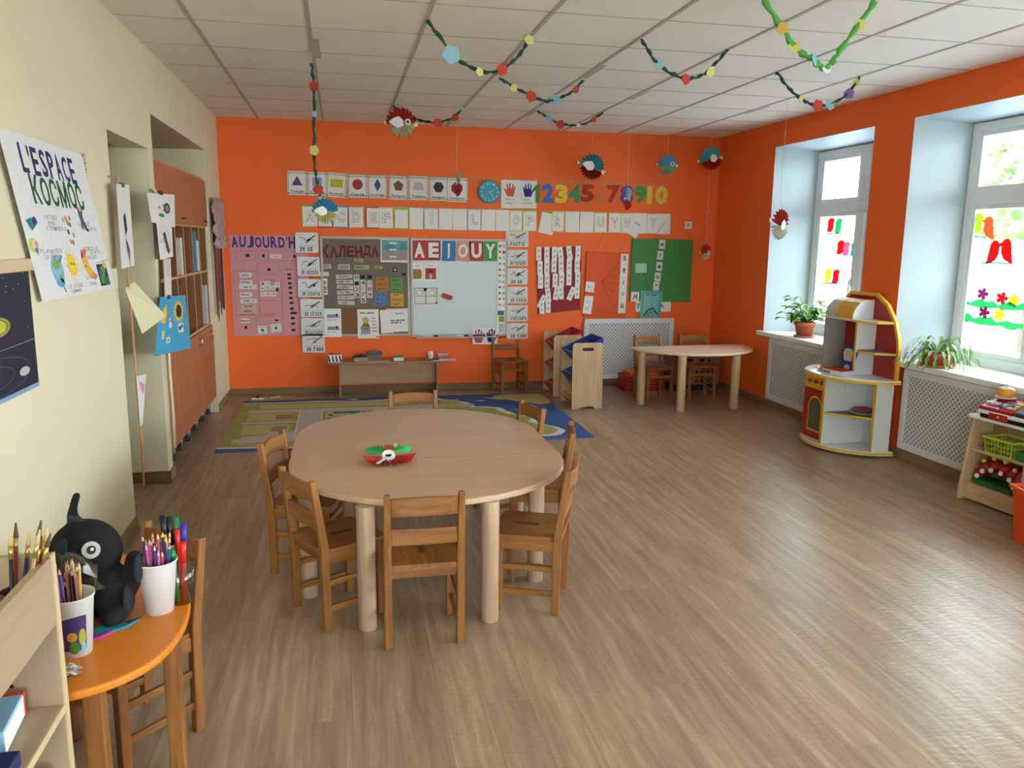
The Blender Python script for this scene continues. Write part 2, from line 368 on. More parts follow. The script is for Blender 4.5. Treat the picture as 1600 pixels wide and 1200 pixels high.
# radiator covers
def grille_mat():
    m = bpy.data.materials.new('pierced_panel'); m.use_nodes = True; nt = m.node_tree; b = nt.nodes['Principled BSDF']; L = nt.links.new; N = nt.nodes.new
    tc = N('ShaderNodeTexCoord'); sp = N('ShaderNodeSeparateXYZ'); L(tc.outputs['Object'], sp.inputs[0])
    def wv(sgn):
        a = N('ShaderNodeMath'); a.operation = 'MULTIPLY_ADD'; a.inputs[1].default_value = sgn; L(sp.outputs['X'], a.inputs[0]); L(sp.outputs['Z'], a.inputs[2])
        k = N('ShaderNodeMath'); k.operation = 'MULTIPLY'; k.inputs[1].default_value = pi/.04; L(a.outputs[0], k.inputs[0])
        s = N('ShaderNodeMath'); s.operation = 'SINE'; L(k.outputs[0], s.inputs[0]); return s
    p = N('ShaderNodeMath'); p.operation = 'MULTIPLY'; L(wv(1).outputs[0], p.inputs[0]); L(wv(-1).outputs[0], p.inputs[1])
    ab = N('ShaderNodeMath'); ab.operation = 'ABSOLUTE'; L(p.outputs[0], ab.inputs[0])
    cr = N('ShaderNodeValToRGB'); e = cr.color_ramp.elements; e[0].position = .4; e[0].color = lin('#d3d2cf'); e[1].position = .55; e[1].color = lin('#8f8a86')
    L(ab.outputs[0], cr.inputs[0]); L(cr.outputs[0], b.inputs['Base Color']); b.inputs['Roughness'].default_value = .6
    return m
GR = grille_mat(); RC = mat('#d6d6d4', .5, noise=.02)
def radcover(plane, u, w_, z0, z1, label, off=.0):
    p = on(plane, u, z0, off); t = thing('radiator_cover', label, 'radiator cover', p['loc'], p['rot'], 'pierced radiator covers')
    h = z1-z0; bw = .05
    MB().box(-w_/2, w_/2, -.022, 0, 0, bw, RC).box(-w_/2, w_/2, -.022, 0, h-bw, h, RC).box(-w_/2, -w_/2+bw, -.022, 0, bw, h-bw, RC).box(w_/2-bw, w_/2, -.022, 0, bw, h-bw, RC).done('cover_frame', t, bevel=.004)
    MB().box(-w_/2+bw, w_/2-bw, -.014, -.004, bw, h-bw, GR).done('pierced_panel', t)
radcover('B', 3.067, 1.03, .085, .745, 'white pierced radiator cover on the back wall behind the half-moon table', .015)
radcover('R', 6.36, 1.1, .085, .68, 'white pierced radiator cover under the far window beside the play kitchen', .015)
radcover('R', 4.40, 1.22, .085, .68, 'white pierced radiator cover under the near window behind the toy shelf', .015)

# ------------------------------------------------------------------ furniture
PX, PY, PZ = pine('x'), pine('y'), pine('z'); BX, BY, BZ = birch('x'), birch('y'), birch('z')
def rear_post(sx, top=.632):
    m = MB(); w, d = .03, .034; pts = [(-.125, 0), (-.13, .30), (-.132, .36), (-.172, top)]
    vs = []
    for y, z in pts:
        for a, bb in ((-1,-1),(1,-1),(1,1),(-1,1)):
            k = .8 if z == top else 1
            vs.append((sx*.139+a*w/2*k, y+bb*d/2*k, z))
    fs = [(i*4+k, i*4+(k+1) % 4, (i+1)*4+(k+1) % 4, (i+1)*4+k) for i in range(3) for k in range(4)] + [(3,2,1,0), (12,13,14,15)]
    return m.add(vs, fs, PZ)
def curved_rail(z0, z1, yb, bow, crown=0):
    m = MB(); n = 10; vs = []; 
    for k in range(n+1):
        t = k/n*2-1; x = t*.126; y = yb - bow*(1-t*t); zt = z1 + crown*(1-t*t)
        vs += [(x, y-.009, z0), (x, y+.009, z0), (x, y+.009, zt), (x, y-.009, zt)]
    fs = [(k*4+j, k*4+(j+1) % 4, k*4+4+(j+1) % 4, k*4+4+j) for k in range(n) for j in range(4)] + [(0,1,2,3), (n*4+3, n*4+2, n*4+1, n*4)]
    return m.add(vs, fs, PX)
def make_chair(label, loc, rz, group):
    t = thing('child_chair', label, 'chair', loc, (0,0,rz), group)
    s = MB().prism(rrect(-.15, -.118, .15, .155, .025), .325, .343, PY, 'xy').box(-.123, .123, -.145, -.118, .325, .343, PY)
    s.box(-.012, .012, -.03, .07, .3432, .3438, mat('#5b3516', .7)); s.done('seat', t, bevel=.005)
    for sx in (-1, 1):
        rear_post(sx).done('rear_leg', t, bevel=.004)
        MB().box(sx*.132-.016, sx*.132+.016, .105, .137, 0, .325, PZ).done('front_leg', t, bevel=.004)
    curved_rail(.545, .612, -.162, .018, .008).done('backrest', t, bevel=.004)
    curved_rail(.425, .49, -.148, .006).done('backrest', t, bevel=.004)
    for sx in (-1, 1):
        MB().box(sx*.135-.009, sx*.135+.009, -.115, .11, .275, .322, PY).done('side_apron', t, bevel=.003)
        MB().box(sx*.135-.008, sx*.135+.008, -.115, .11, .075, .10, PY).done('stretcher', t, bevel=.003)
        MB().box(sx*.135-.008, sx*.135+.008, -.115, .11, .185, .21, PY).done('stretcher', t, bevel=.003)
    MB().box(-.125, .125, -.136, -.118, .285, .322, PX).done('rear_apron', t, bevel=.003)
    MB().box(-.12, .12, .112, .13, .235, .262, PX).done('front_stretcher', t, bevel=.003)
    return t
def face(rear_mid, d):    # place a chair by the middle of its back posts and the direction it faces
    a = atan2(d[1], d[0]); f = (cos(a), sin(a))
    return (rear_mid[0]+.125*f[0], rear_mid[1]+.125*f[1], 0), a - pi/2
spots = [((.283, 2.885), (0, 1), 'wooden child chair at the near end of the oblong table, its back to the viewer', 'chairs round the oblong table'),
 ((-.155, 3.20), (.88, .47), 'wooden child chair at the left front corner of the oblong table', 'chairs round the oblong table'),
 ((-.30, 3.82), (.95, -.28), 'wooden child chair tucked in at the far left of the oblong table', 'chairs round the oblong table'),
 ((.905, 3.17), (-.93, .40), 'wooden child chair at the right front corner of the oblong table, its seat showing', 'chairs round the oblong table'),
 ((1.085, 3.80), (-.96, .25), 'wooden child chair tucked in at the right middle of the oblong table', 'chairs round the oblong table'),
 ((.42, 4.86), (0, -1), 'wooden child chair at the far end of the oblong table facing the viewer', 'chairs round the oblong table'),
 ((1.02, 4.38), (-.975, -.22), 'wooden child chair at the far right corner of the oblong table, barely showing', 'chairs round the oblong table'),
 ((1.69, 8.19), (.16, -1), 'wooden child chair standing alone against the orange wall below the whiteboard', None),
 ((3.05, 7.57), (.1, -1), 'wooden child chair at the left behind the half-moon table before the radiator cover', 'chairs behind the half-moon table'),
 ((3.565, 7.62), (-.05, -1), 'wooden child chair at the right behind the half-moon table before the crates', 'chairs behind the half-moon table'),
 ((-.583, 2.577), (-.70, -.71), 'wooden child chair pushed under the orange table by the cream wall', None)]
ch0 = None
for rm, d, lab, grp in spots:
    p, rz = face(rm, d)
    if ch0 is None: ch0 = make_chair(lab, p, rz, grp)
    else:
        c_ = dup(ch0, p, (0,0,rz), lab)
        if grp: c_['group'] = grp
        elif 'group' in c_: del c_['group']
# oblong table
BT = wood('birch_top', '#c19c7b', '#c9a684', 'x', .32, .35)
def stadium(r, hl, n=18): return [(r*cos(a), hl+r*sin(a)) for a in [pi*k/n for k in range(n+1)]] + [(r*cos(a), -hl+r*sin(a)) for a in [pi+pi*k/n for k in range(n+1)]]
t = thing('oblong_table', 'large oblong birch table with round legs in the middle of the floor', 'table', (.38, 3.875, 0))
tp = MB().prism(stadium(.636, .252), .522, .548, BT, 'xy'); tp.done('tabletop', t, bevel=.006)
sm = MB()
for y in (-.252, .252): sm.box(-.632, .632, y-.0012, y+.0012, .5482, .5486, mat('#a78867', .6))
sm.done('joint_line', t)
for x, y in ((-.31,-.81),(.19,-.83),(-.55,-.455),(.47,-.475),(-.30,.77),(.27,.77),(-.54,.245),(.54,.245)):
    MB().cyl((x,y,0),(x,y,.522),.037,wood('table_leg','#a5866a','#b9997c','z',.4),n=24).done('leg', t, bevel=.003)
ap = MB().prism([(x*.72, y*.84) for x, y in stadium(.636, .252)], .49, .522, BX, 'xy'); ap.done('apron', t)
# half-moon table
t = thing('half_moon_table', 'half-moon birch table with three round legs by the back right corner', 'table', (3.392, 7.40, 0), (0,0,radians(3)))
MB().prism(arc(0, 0, .63, 180, 360, 30), .525, .55, wood('birch_top_pale', '#e6cca8', '#f0dabb', 'x', .25, .5), 'xy').done('tabletop', t, bevel=.006)  # paler copy of the birch top, with the window light put into its colour
for x, y in ((-.565,-.16),(-.325,-.53),(.235,-.535)): MB().cyl((x,y,0),(x,y,.525),.04,BZ,n=24).done('leg', t, bevel=.003)
# low bench by the back wall
BN = wood('bench', '#96684a', '#a97a58', 'x'); BNP = wood('bench_panel', '#a07e5d', '#b18e6c', 'x')
t = thing('low_bench', 'low brown bench with a back panel under the whiteboard', 'bench', (.448, 8.09, 0))
MB().box(-.60, .60, -.13, .13, .335, .355, BN).done('bench_top', t, bevel=.004)
for sx in (-1, 1): MB().box(sx*.485-.009, sx*.485+.009, -.11, .11, 0, .335, BN).done('side_panel', t, bevel=.002)
MB().box(-.476, .476, -.02, -.004, .12, .335, BNP).done('front_panel', t)
# rug
RGm = dict(g=mat('#97994f', .95, bump=.4), y=mat('#b5b06c', .95, bump=.4), b=mat('#33538c', .95, bump=.4), w=mat('#b9afa4', .95, bump=.4), e=mat('#d0cac2', .95), r=mat('#a0725a', .95), o=mat('#b98452', .95), d=mat('#31456f', .95), p=mat('#8c7f6c', .95), l=mat('#a6b172', .95))
t = MB(); RX, RY, RW2, RH = -.944, 5.99, 2.92, 1.91
t.box(0, RW2, 0, RH, 0, .008, RGm['b'])
RZN = [0]
def rp(p, k, z): RZN[0] += 1; t.add([(x*RW2, y*RH, .008+.0006*z+.00001*RZN[0]) for x, y in p], [tuple(range(len(p)))], RGm[k])
def rr(x0, y0, x1, y1, k, z): rp([(x0,y0),(x1,y0),(x1,y1),(x0,y1)], k, z)
def wav(pts, j=.012, n=3):
    o = []; R = random.Random(3)
    for (ax, ay), (bx, by) in zip(pts, pts[1:]+pts[:1]):
        for k in range(n): o.append((ax+(bx-ax)*k/n+R.uniform(-j, j), ay+(by-ay)*k/n+R.uniform(-j, j)))
    return o
land = wav([(.0,.06),(.3,.035),(.6,.05),(.88,.06),(.93,.16),(.86,.3),(.9,.42),(.82,.5),(.8,.62),(.72,.68),(.70,.80),(.62,.93),(.5,.93),(.35,.9),(.18,.93),(.0,.93)])
lc = (sum(p[0] for p in land)/len(land), sum(p[1] for p in land)/len(land))
rp([(min(.995, max(0, x+.022*(x-lc[0])/hypot(x-lc[0], y-lc[1]))), y+.03*(y-lc[1])/hypot(x-lc[0], y-lc[1])) for x, y in land], 'e', 1)
rp([(max(0, x-.004), y) for x, y in land], 'g', 2)
rp(wav([(.86,.97),(.8,.9),(.88,.8),(.95,.7),(.998,.72),(.998,.97)]), 'y', 2)
for a in ((.03,.12,.62,.19),(.03,.46,.2,.50),(.19,.15,.25,.74),(.03,.70,.74,.76),(.42,.15,.475,.76),(.56,.2,.6,.92),(.25,.40,.30,.44)): rr(*a, 'w', 3)
rp([(.05,.10),(.25,.16),(.38,.30),(.26,.40),(.2,.30),(.05,.22)], 'w', 3)
for a in ((.185,.15,.19,.72),(.252,.45,.257,.70),(.03,.695,.55,.70),(.415,.2,.42,.70)): rr(*a, 'e', 4)
rr(.265,.44,.415,.69,'l',3); rr(.29,.63,.37,.665,'d',5); rr(.285,.47,.365,.56,'o',4); rr(.302,.49,.35,.54,'l',5)
for a in ((.272,.47,.282,.53),(.37,.47,.38,.53),(.275,.58,.287,.61),(.34,.60,.36,.62)): rr(*a, 'd', 5)
rr(.375,.58,.41,.66,'r',4); rr(.482,.55,.55,.69,'y',3); rr(.49,.58,.52,.66,'r',4); rr(.482,.22,.55,.5,'y',3); rr(.49,.3,.53,.42,'o',4)
rr(.04,.52,.17,.68,'y',3); rr(.12,.54,.17,.64,'r',4); rr(.04,.26,.17,.44,'y',3); rr(.12,.30,.16,.4,'p',4); rr(.06,.78,.5,.88,'y',3); rr(.3,.77,.46,.785,'r',4)
rr(.61,.3,.7,.62,'y',3); rr(.62,.36,.68,.5,'r',4); rr(.64,.7,.7,.88,'l',3); rr(.645,.78,.69,.82,'o',4)
rp(wav([(.66,.2),(.84,.24),(.82,.4),(.72,.45)]), 'l', 3); rr(.7,.28,.76,.36,'p',4)
for (cx, cy) in ((.77,.83),(.87,.58),(.35,.955)): rp([(cx-.02,cy),(cx+.005,cy-.012),(cx+.025,cy),(cx+.005,cy+.014)], 'e', 4)
t.done('play_rug', loc=(RX, RY, .001), label='blue and green play rug printed with a town map by the back wall', cat='rug')
# bin racks
def bin_rack(loc, label, cols, extra=None):
    t = thing('toy_bin_rack', label, 'toy rack', loc, group='toy bin racks')
    W, Lg, Hh = .30, .42, .63          # panel width, length in y, height
    for yy in (0, Lg-.016):
        p = MB(); out = [(-W/2,0),(-W/2+.07,0),(-W/2+.085,.022),(W/2-.085,.022),(W/2-.07,0),(W/2,0),(W/2,Hh-.02),(W/2-.02,Hh),(-W/2+.02,Hh),(-W/2,Hh-.02)]
        hole = rrect(-.055, Hh-.075, .055, Hh-.045, .014)
        p.prism(out, yy, yy+.016, BZ); p.done('side_panel', t, bevel=.002)
        hm = mat('#1b2748' if yy == 0 else '#5e4a30', .8); q = MB()
        q.prism(hole, yy-.0006, yy+.0166, hm); q.done('handle_slot', t)
    for z, yb in ((.12,0),(.33,0),(.54,0)):
        for xx, dz in ((-.11,-.02),(.08,.05)): MB().cyl((xx,.01,z+dz),(xx,Lg-.01,z+dz),.008,BZ,n=8).done('rod', t)
    for (z, c) in zip((.54,.31,.09), cols):
        b = MB(); m = mat(c, .45); n = 2
        # open tub tilted towards -x
        w0, w1, d, h = .19, .17, .34, .13
        o = [(-w0,0.02,0),(w0*.75,0.02,0),(w0*.75,Lg-.03,0),(-w0,Lg-.03,0)]
        i0 = [(-w1+.02,.04,-h),(w1*.55,.04,-h),(w1*.55,Lg-.05,-h),(-w1+.02,Lg-.05,-h)]
        oi = [(x*.95,y+(.008 if y < .1 else -.008),z) for x, y, z in o]; ii = [(x*.94,y+(.006 if y < .1 else -.006),z+.006) for x, y, z in i0]
        vs = o+i0+oi+ii
        fs = [(k,(k+1)%4,4+(k+1)%4,4+k) for k in range(4)]+[(4,5,6,7)]+[(8+k,8+(k+1)%4,12+(k+1)%4,12+k) for k in range(4)]+[(12,13,14,15)]+[(k,(k+1)%4,8+(k+1)%4,8+k) for k in range(4)]
        R = Matrix.Rotation(-radians(25), 3, 'Y')
        b.add([R @ Vector(v) + Vector((.02, 0, z+.075)) for v in vs], fs, m); b.done('bin', t)
    return t
bin_rack((2.247, 7.08, 0), 'birch toy rack with tilted blue and yellow bins, the nearer of the two', ('#163a9c', '#24427e', '#c9a21c'))
bin_rack((2.235, 7.72, 0), 'birch toy rack with tilted red and yellow bins, behind the blue one', ('#b3201f', '#b93a2a', '#b3201f'))
# crates in the back right corner
t = thing('red_toy_crate', 'red and orange toy crate on the floor behind the half-moon table', 'crate', (3.14, 7.98, 0))
c = MB().box(-.22,.22,-.13,.13,0,.012,RED)
for a in ((-.22,-.208,-.13,.13),(.208,.22,-.13,.13),(-.208,.208,-.13,-.118),(-.208,.208,.118,.13)): c.box(a[0],a[1],a[2],a[3],.012,.17,mat('#9c2418',.5))
c.done('crate_body', t, bevel=.004)
MB().box(-.17,.17,-.1,.1,.012,.2,mat('#e06a1e',.6)).prism([(.05,.2),(.19,.2),(.19,.27),(.12,.31),(.05,.27)],-.08,.08,mat('#cf4a1c',.6)).done('toy_filling', t, bevel=.006)
rb = MB()
for z in (.05,.085,.12): rb.box(-.215,.215,-.1325,-.13,z,z+.012,mat('#c83a22',.5))
rb.done('ridge', t)
t = thing('pierced_crate', 'brown pierced plastic crate with a dark base in the back right corner', 'crate', (3.72, 8.0, 0))
PC = mat('#8a5a3e', .6); MB().box(-.26,.26,-.15,.15,0,.06,mat('#15171f',.5)).done('crate_base', t, bevel=.004)
MB().box(-.26,.26,-.15,-.14,.06,.36,PC).box(-.26,.26,.14,.15,.06,.36,PC).box(-.26,-.25,-.14,.14,.06,.36,PC).box(.25,.26,-.14,.14,.06,.36,PC).box(-.25,.25,-.14,.14,.06,.07,PC).done('crate_wall', t, bevel=.003)
h = MB(); hm = mat('#1d1512', .9)
for i in range(7):
    for j in range(4):
        x, z = -.20+i*.065, .10+j*.05
        h.prism([(x+.018*cos(a*pi/2), z+.018*sin(a*pi/2)) for a in range(4)], -.1507, -.1498, hm)
h.prism(rrect(-.17,.305,-.05,.34,.012), -.1508, -.1498, mat('#141a3a',.7)).prism(rrect(.03,.305,.15,.34,.012), -.1508, -.1498, mat('#141a3a',.7)); h.done('pierced_hole', t)
# items on the bench
def benchbox(name, x, y, w, d, h, m, label, cat, lid=None, rz=0, deco=None):
    t = thing(name, label, cat, (x, y, .356), (0,0,rz))
    MB().box(-w/2,w/2,-d/2,d/2,0,h,m).done('box_body', t, bevel=.002)
    if lid: MB().box(-w/2-.003,w/2+.003,-d/2-.003,d/2+.003,h*.72,h+.004,lid).done('lid', t, bevel=.002)
    if deco: deco(t)
    return t
def stripes(t):
    s = MB()
    for k in range(4): s.prism([(-.06+k*.035,.005),(-.04+k*.035,.005),(-.055+k*.035,.065),(-.075+k*.035+.006,.065)], -.0505, -.0498, mat('#20294a',.6))
    s.done('stripe', t)
    MB().box(-.055,.05,-.03,.03,.07,.078,mat('#9a7b54',.7)).box(-.04,-.02,-.02,.02,.078,.09,RED).done('contents', t)
benchbox('striped_box', -.08, 8.050, .13, .1, .07, WHITE, 'white box with slanting dark stripes at the left end of the bench', 'box', deco=stripes)
t = benchbox('pencil_tin', .17, 8.070, .14, .11, .04, mat('#8d8577',.5), 'low pale tin holding dark odds and ends at the left of the bench', 'tin', rz=.1)
MB().bar((-.06,-.03,.05),(.05,.02,.055),.02,.02,BLACK).bar((-.05,.03,.05),(.06,-.01,.06),.018,.018,mat('#5a4a3a',.7)).done('contents', t)
t = benchbox('grey_box', .31, 8.080, .14, .12, .085, mat('#6d6156',.8), 'dull grey brown box with things lying on its top on the bench', 'box', lid=mat('#5c5550',.8))
MB().box(-.06,.05,-.04,.04,.089,.1,mat('#74706c',.7)).done('contents', t)
benchbox('white_tub', .55, 8.060, .10, .09, .045, PAPER, 'small white box with a green top in the middle of the bench', 'box', lid=mat('#4d8a4e',.6))
tag(MB().lathe([(0,0),(.026,0),(.033,.085),(.031,.085),(.025,.006),(0,.006)],(0,0,0),PAPER2).done('paper_cup', loc=(.87,8.06,.356)), 'white paper cup standing on the right part of the low bench', 'cup')
t = benchbox('pink_box', 1.0, 8.090, .10, .09, .06, mat('#b3686c',.7), 'pink patterned box at the right end of the low bench', 'box', lid=mat('#c9a6a0',.7))
tag(MB().box(-.13,.13,-.06,.06,0,.004,PAPER).done('paper_sheet', loc=(1.0,8.035,.3565),rot=(0,0,-.04)), 'pale paper sheet lying under the pink box on the bench', 'paper')
tag(MB().box(-.16,.16,-.06,.06,0,.004,mat('#c9a79a',.8)).done('paper_sheet', loc=(.30,8.025,.3565),rot=(0,0,.03)), 'pinkish paper sheet lying before the grey box on the bench', 'paper')
tag(MB().box(-.05,.05,-.02,.02,0,.012,mat('#3a2020',.6)).done('dark_case', loc=(.905,8.01,.3565),rot=(0,0,.1),bevel=.003), 'flat dark case beside the white cup on the bench', 'case')
# floor litter behind the rug
tag(MB().box(-.05,.05,-.03,.03,0,.004,PAPER).done('paper_scrap', loc=(-.67,8.10,.0005),rot=(0,0,.2)), 'crumpled pale paper scrap on the floor behind the rug corner', 'paper')
t = thing('toy_scrap', 'small white and black toy lying at the back left edge of the rug', 'toy', (-.83,8.03,.0))
MB().box(-.06,.05,-.008,.008,0,.012,PAPER).done('toy_body', t); MB().box(-.012,.004,-.009,.009,.012,.035,BLACK).done('toy_cap', t)

# ------------------------------------------------------------------ play kitchen (back against the right wall)
KW = mat('#d8d9d8', .4, noise=.01); KR = mat('#a01d12', .4, noise=.03); KY = mat('#dfae2b', .4, noise=.03); KB = mat('#4a5674', .4); KG = mat('#9b938c', .5)
t = thing('play_kitchen', 'white red and yellow wooden play kitchen with an arched back by the window wall', 'play kitchen', (3.98, 5.45, 0))
HL = .40                                            # half length along y
def dshape(r, hl, x0=0): return [(x0-r*cos(a), hl*sin(a)) for a in [-pi/2+pi*k/24 for k in range(25)]]
MB().prism(dshape(.42, HL+.03), .015, .045, KW, 'xy').done('base_board', t)
MB().prism(dshape(.428, HL+.038), .022, .038, KY, 'xy').done('base_edge', t)
MB().prism(dshape(.41, HL+.045), .565, .583, mat('#dfe7ea',.25,noise=.01), 'xy').done('worktop', t)
MB().prism(dshape(.418, HL+.053), .556, .575, KY, 'xy').done('worktop_edge', t)
bk = [(-HL,.045),(HL,.045),(HL,.86)]+[(HL*.99,.95),(HL*.9,1.04),(HL*.72,1.13),(HL*.5,1.19),(-HL*.28,1.19),(-HL*.6,1.12),(-HL*.85,1.0),(-HL*.97,.88),(-HL,.80)]
MB().prism(bk, -.016, 0, KR, 'yz').done('back_panel', t)
e = MB(); vs = bk[1:]+bk[:1]
up = [p for p in vs if p[1] > .5]; up = [(HL,.575)]+up+[(-HL,.575)]
for a, b2 in zip(up, up[1:]): e.bar((-.008,a[0],a[1]),(-.008,b2[0],b2[1]),.024,.024,KY)
e.done('back_edging', t)
MB().box(-.16,-.016,-HL,-HL+.018,.045,.556,KW).done('side_panel', t, bevel=.002)          # right end (towards viewer)
MB().box(-.325,-.016,.215,.233,.045,.556,KW).done('side_panel', t, bevel=.002)
MB().box(-.39,-.016,-.108,-.092,.045,.556,KW).done('divider', t, bevel=.002)
MB().box(-.396,-.39,-.112,-.088,.045,.556,KY).done('edging', t); MB().box(-.166,-.16,-HL-.002,-HL+.02,.045,.556,KY).done('edging', t)
MB().box(-.03,-.018,-HL+.018,-.108,.045,.556,KW).done('inner_back', t)
MB().prism([(-.375,-.108),(-.34,-.17),(-.25,-.27),(-.15,-HL+.02),(-.03,-HL+.02),(-.03,-.108)],.285,.30,KB,'xy').done('shelf', t)
MB().prism([(-.385,-.108),(-.348,-.175),(-.256,-.277),(-.155,-HL+.02),(-.14,-HL+.02),(-.24,-.26),(-.33,-.16),(-.365,-.108)],.283,.298,KY,'xy').done('shelf_edge', t)
# oven front, facing the room
ln = .325; s = -1; ov = thing('oven', None, None, (-.335, .235, 0), (0,0,-pi/2)); ov.parent = t
MB().box(0,ln,-.008,.008,.045,.44,KR).done('oven_door', ov, bevel=.002)
MB().box(0,ln,-.009,.009,.44,.556,KY).done('control_panel', ov, bevel=.002)
def archp(x0,x1,z0,z1): return [(x0,z0),(x1,z0)]+arc((x0+x1)/2,z1-(x1-x0)/2,(x1-x0)/2,0,180,12)
MB().prism(archp(ln/2-.095,ln/2+.095,.10,.385), 0, s*.010, KY).done('window_trim', ov)
MB().prism(archp(ln/2-.08,ln/2+.08,.115,.37), 0, s*.0108, mat('#5b5440',.25)).done('oven_window', ov)
for k in range(3):
    kx = ln*(.25+.25*k); q = MB().cyl((kx,s*.008,.50),(kx,s*.022,.50),.018,mat('#a2532c',.5),n=14).bar((kx-.02,s*.024,.50),(kx+.02,s*.024,.505),.008,.008,mat('#8a3c20',.5)); q.done('knob', ov)
# upper section
MB().box(-.20,-.016,.235,.251,.583,.99,KG).done('upper_side', t, bevel=.002)
MB().box(-.18,-.016,-.14,-.125,.583,.99,KW).done('upper_divider', t, bevel=.002)
MB().box(-.184,-.18,-.142,-.123,.583,.99,KY).done('divider_edge', t)
MB().prism([(-.016,.37),(-.13,.37),(-.2,.30),(-.2,-.10),(-.19,-.2),(-.13,-.30),(-.016,-.34)],.99,1.005,KW,'xy').done('upper_shelf', t)
MB().prism([(-.205,-.10),(-.195,-.2),(-.135,-.305),(-.016,-.345),(-.016,-.33),(-.125,-.29),(-.18,-.19),(-.19,-.10)],.988,1.003,KY,'xy').done('shelf_edge', t)
MB().prism([(-.016,-.14),(-.165,-.14),(-.18,-.2),(-.14,-.32),(-.016,-.39)],.765,.78,KB,'xy').done('side_shelf', t)
MB().prism([(-.17,-.14),(-.186,-.2),(-.146,-.326),(-.016,-.395),(-.016,-.38),(-.13,-.31),(-.165,-.2),(-.155,-.14)],.762,.777,KY,'xy').done('shelf_edge', t)
hd = [(-.016,1.005),(-.19,1.005),(-.19,1.04),(-.17,1.09),(-.13,1.13),(-.08,1.15),(-.016,1.15)]
MB().prism(hd, -.085, HL-.14, mat('#d9a83d',.4), 'xz' if 0 else 'xz').done('hood', t) if 0 else None
h = MB(); vs = [(x,-.085,z) for x,z in hd]+[(x,HL-.14,z) for x,z in hd]; n = len(hd)
h.add(vs, [(k,(k+1)%n,n+(k+1)%n,n+k) for k in range(n)], mat('#d9a83d',.4)); h.add(vs[n:], [tuple(range(n))], mat('#d9a83d',.4)); h.done('hood', t)
h = MB(); vs = [(x,-.09,z) for x,z in hd]+[(x,-.085,z) for x,z in hd]
h.add(vs, [tuple(range(n)), tuple(range(2*n-1,n-1,-1))]+[(k,(k+1)%n,n+(k+1)%n,n+k) for k in range(n)], KW); h.done('hood_end', t)
h = MB(); hd2 = [(x*1.012-.001,z*1.001) for x,z in hd[1:6]]; m_ = len(hd2)
h.add([(x,.12,z) for x,z in hd2]+[(x,HL-.15,z) for x,z in hd2], [(k,k+1,m_+k+1,m_+k) for k in range(m_-1)], mat('#c8c0b0',.4)); h.done('hood_stripe', t)
# toys on the kitchen
p = on('R',0,0)
t = thing('toy_mirror', 'blue framed toy with two pale windows standing on the play kitchen worktop', 'toy', (3.80, 5.375, .584), (0,0,-1.25))
o = [(-.055,0),(.05,0),(.065,.10),(.07,.17),(.05,.21),(0,.225),(-.05,.21),(-.068,.17),(-.06,.09)]
MB().prism(o,-.014,.014,mat('#1d2f72',.35)).done('toy_frame', t, bevel=.006)
MB().prism([(-.035,.10),(.03,.10),(.042,.17),(.02,.195),(-.03,.195),(-.046,.165)],-.0152,.0152,mat('#b5a084',.5)).done('upper_face', t)
MB().prism([(-.03,.02),(.015,.02),(.02,.06),(-.01,.075),(-.03,.06)],-.0152,.0152,mat('#a79a88',.5)).done('lower_face', t)
t = thing('toy_stove', 'white toy box with a red top on the play kitchen worktop', 'toy', (3.70, 5.36, .584), (0,0,-1.35))
MB().box(-.10,.10,-.06,.06,0,.036,KW).done('toy_body', t, bevel=.004); MB().box(-.095,.095,-.055,.055,.036,.044,mat('#b5121b',.4)).done('toy_top', t, bevel=.002)
MB().box(-.085,-.02,-.063,-.06,.008,.026,mat('#8a6a60',.5)).done('toy_label', t)
t = MB().lathe([(0,0),(.06,0),(.085,.02),(.08,.022),(.057,.006),(0,.006)],(0,0,0),mat('#d9982a',.4)); tag(t.done('toy_plate', loc=(3.75,5.56,.584)), 'yellow toy plate on the left of the play kitchen worktop', 'toy plate')
for k, (c, r, z, lab) in enumerate((('#7fae2c',.10,0,'lime green toy plate at the bottom of the pile in the play kitchen'),('#5a4a9a',.088,.012,'purple toy plate in the middle of the pile in the play kitchen'),('#b3322e',.075,.024,'red toy plate on top of the pile in the play kitchen'))):
    tag(MB().lathe([(0,0),(r*.6,0),(r,.018),(r*.97,.021),(r*.58,.006),(0,.006)],(0,0,0),mat(c,.4)).done('toy_plate', loc=(3.83,5.20,.301+z)), lab, 'toy plate', 'toy plates piled in the play kitchen')
# ------------------------------------------------------------------ toy shelf at the right edge
SRZ = radians(-86.5)
t = thing('toy_shelf', 'low birch toy shelf with slanted ends and a white top by the near window', 'shelf', (3.745, 4.11, 0), (0,0,SRZ))
# local x runs along the front (towards the viewer), local y to the wall
SL = .95
def side(x0,x1): return MB().prism([(0,0),(.225,0),(.225,.52),(.06,.52),(0,.06)],x0,x1,BZ,'yz')
side(0,.018).done('side_panel', t, bevel=.003); side(SL-.018,SL).done('side_panel', t, bevel=.003)
MB().prism(rrect(-.025,.03,SL+.02,.225,.03),.52,.538,mat('#e3e2da',.35,noise=.02),'xy').done('shelf_top', t, bevel=.003)
MB().box(.018,SL-.018,.02,.21,.10,.116,BX).done('shelf_board', t, bevel=.002)
MB().box(.018,SL-.018,.045,.21,.315,.331,BX).done('shelf_board', t, bevel=.002)
MB().box(.018,SL-.018,.022,.036,.02,.10,BX).done('plinth', t); MB().box(.018,SL-.018,.211,.22,.116,.52,wood('shelf_back','#8d6f4c','#a38359','x')).done('back_panel', t)
MB().box(.41,.424,.03,.21,.116,.315,BZ).done('divider', t, bevel=.002)
def sh(x,y,z):
    a = SRZ; return (3.745+x*cos(a)-y*sin(a), 4.11+x*sin(a)+y*cos(a), z)
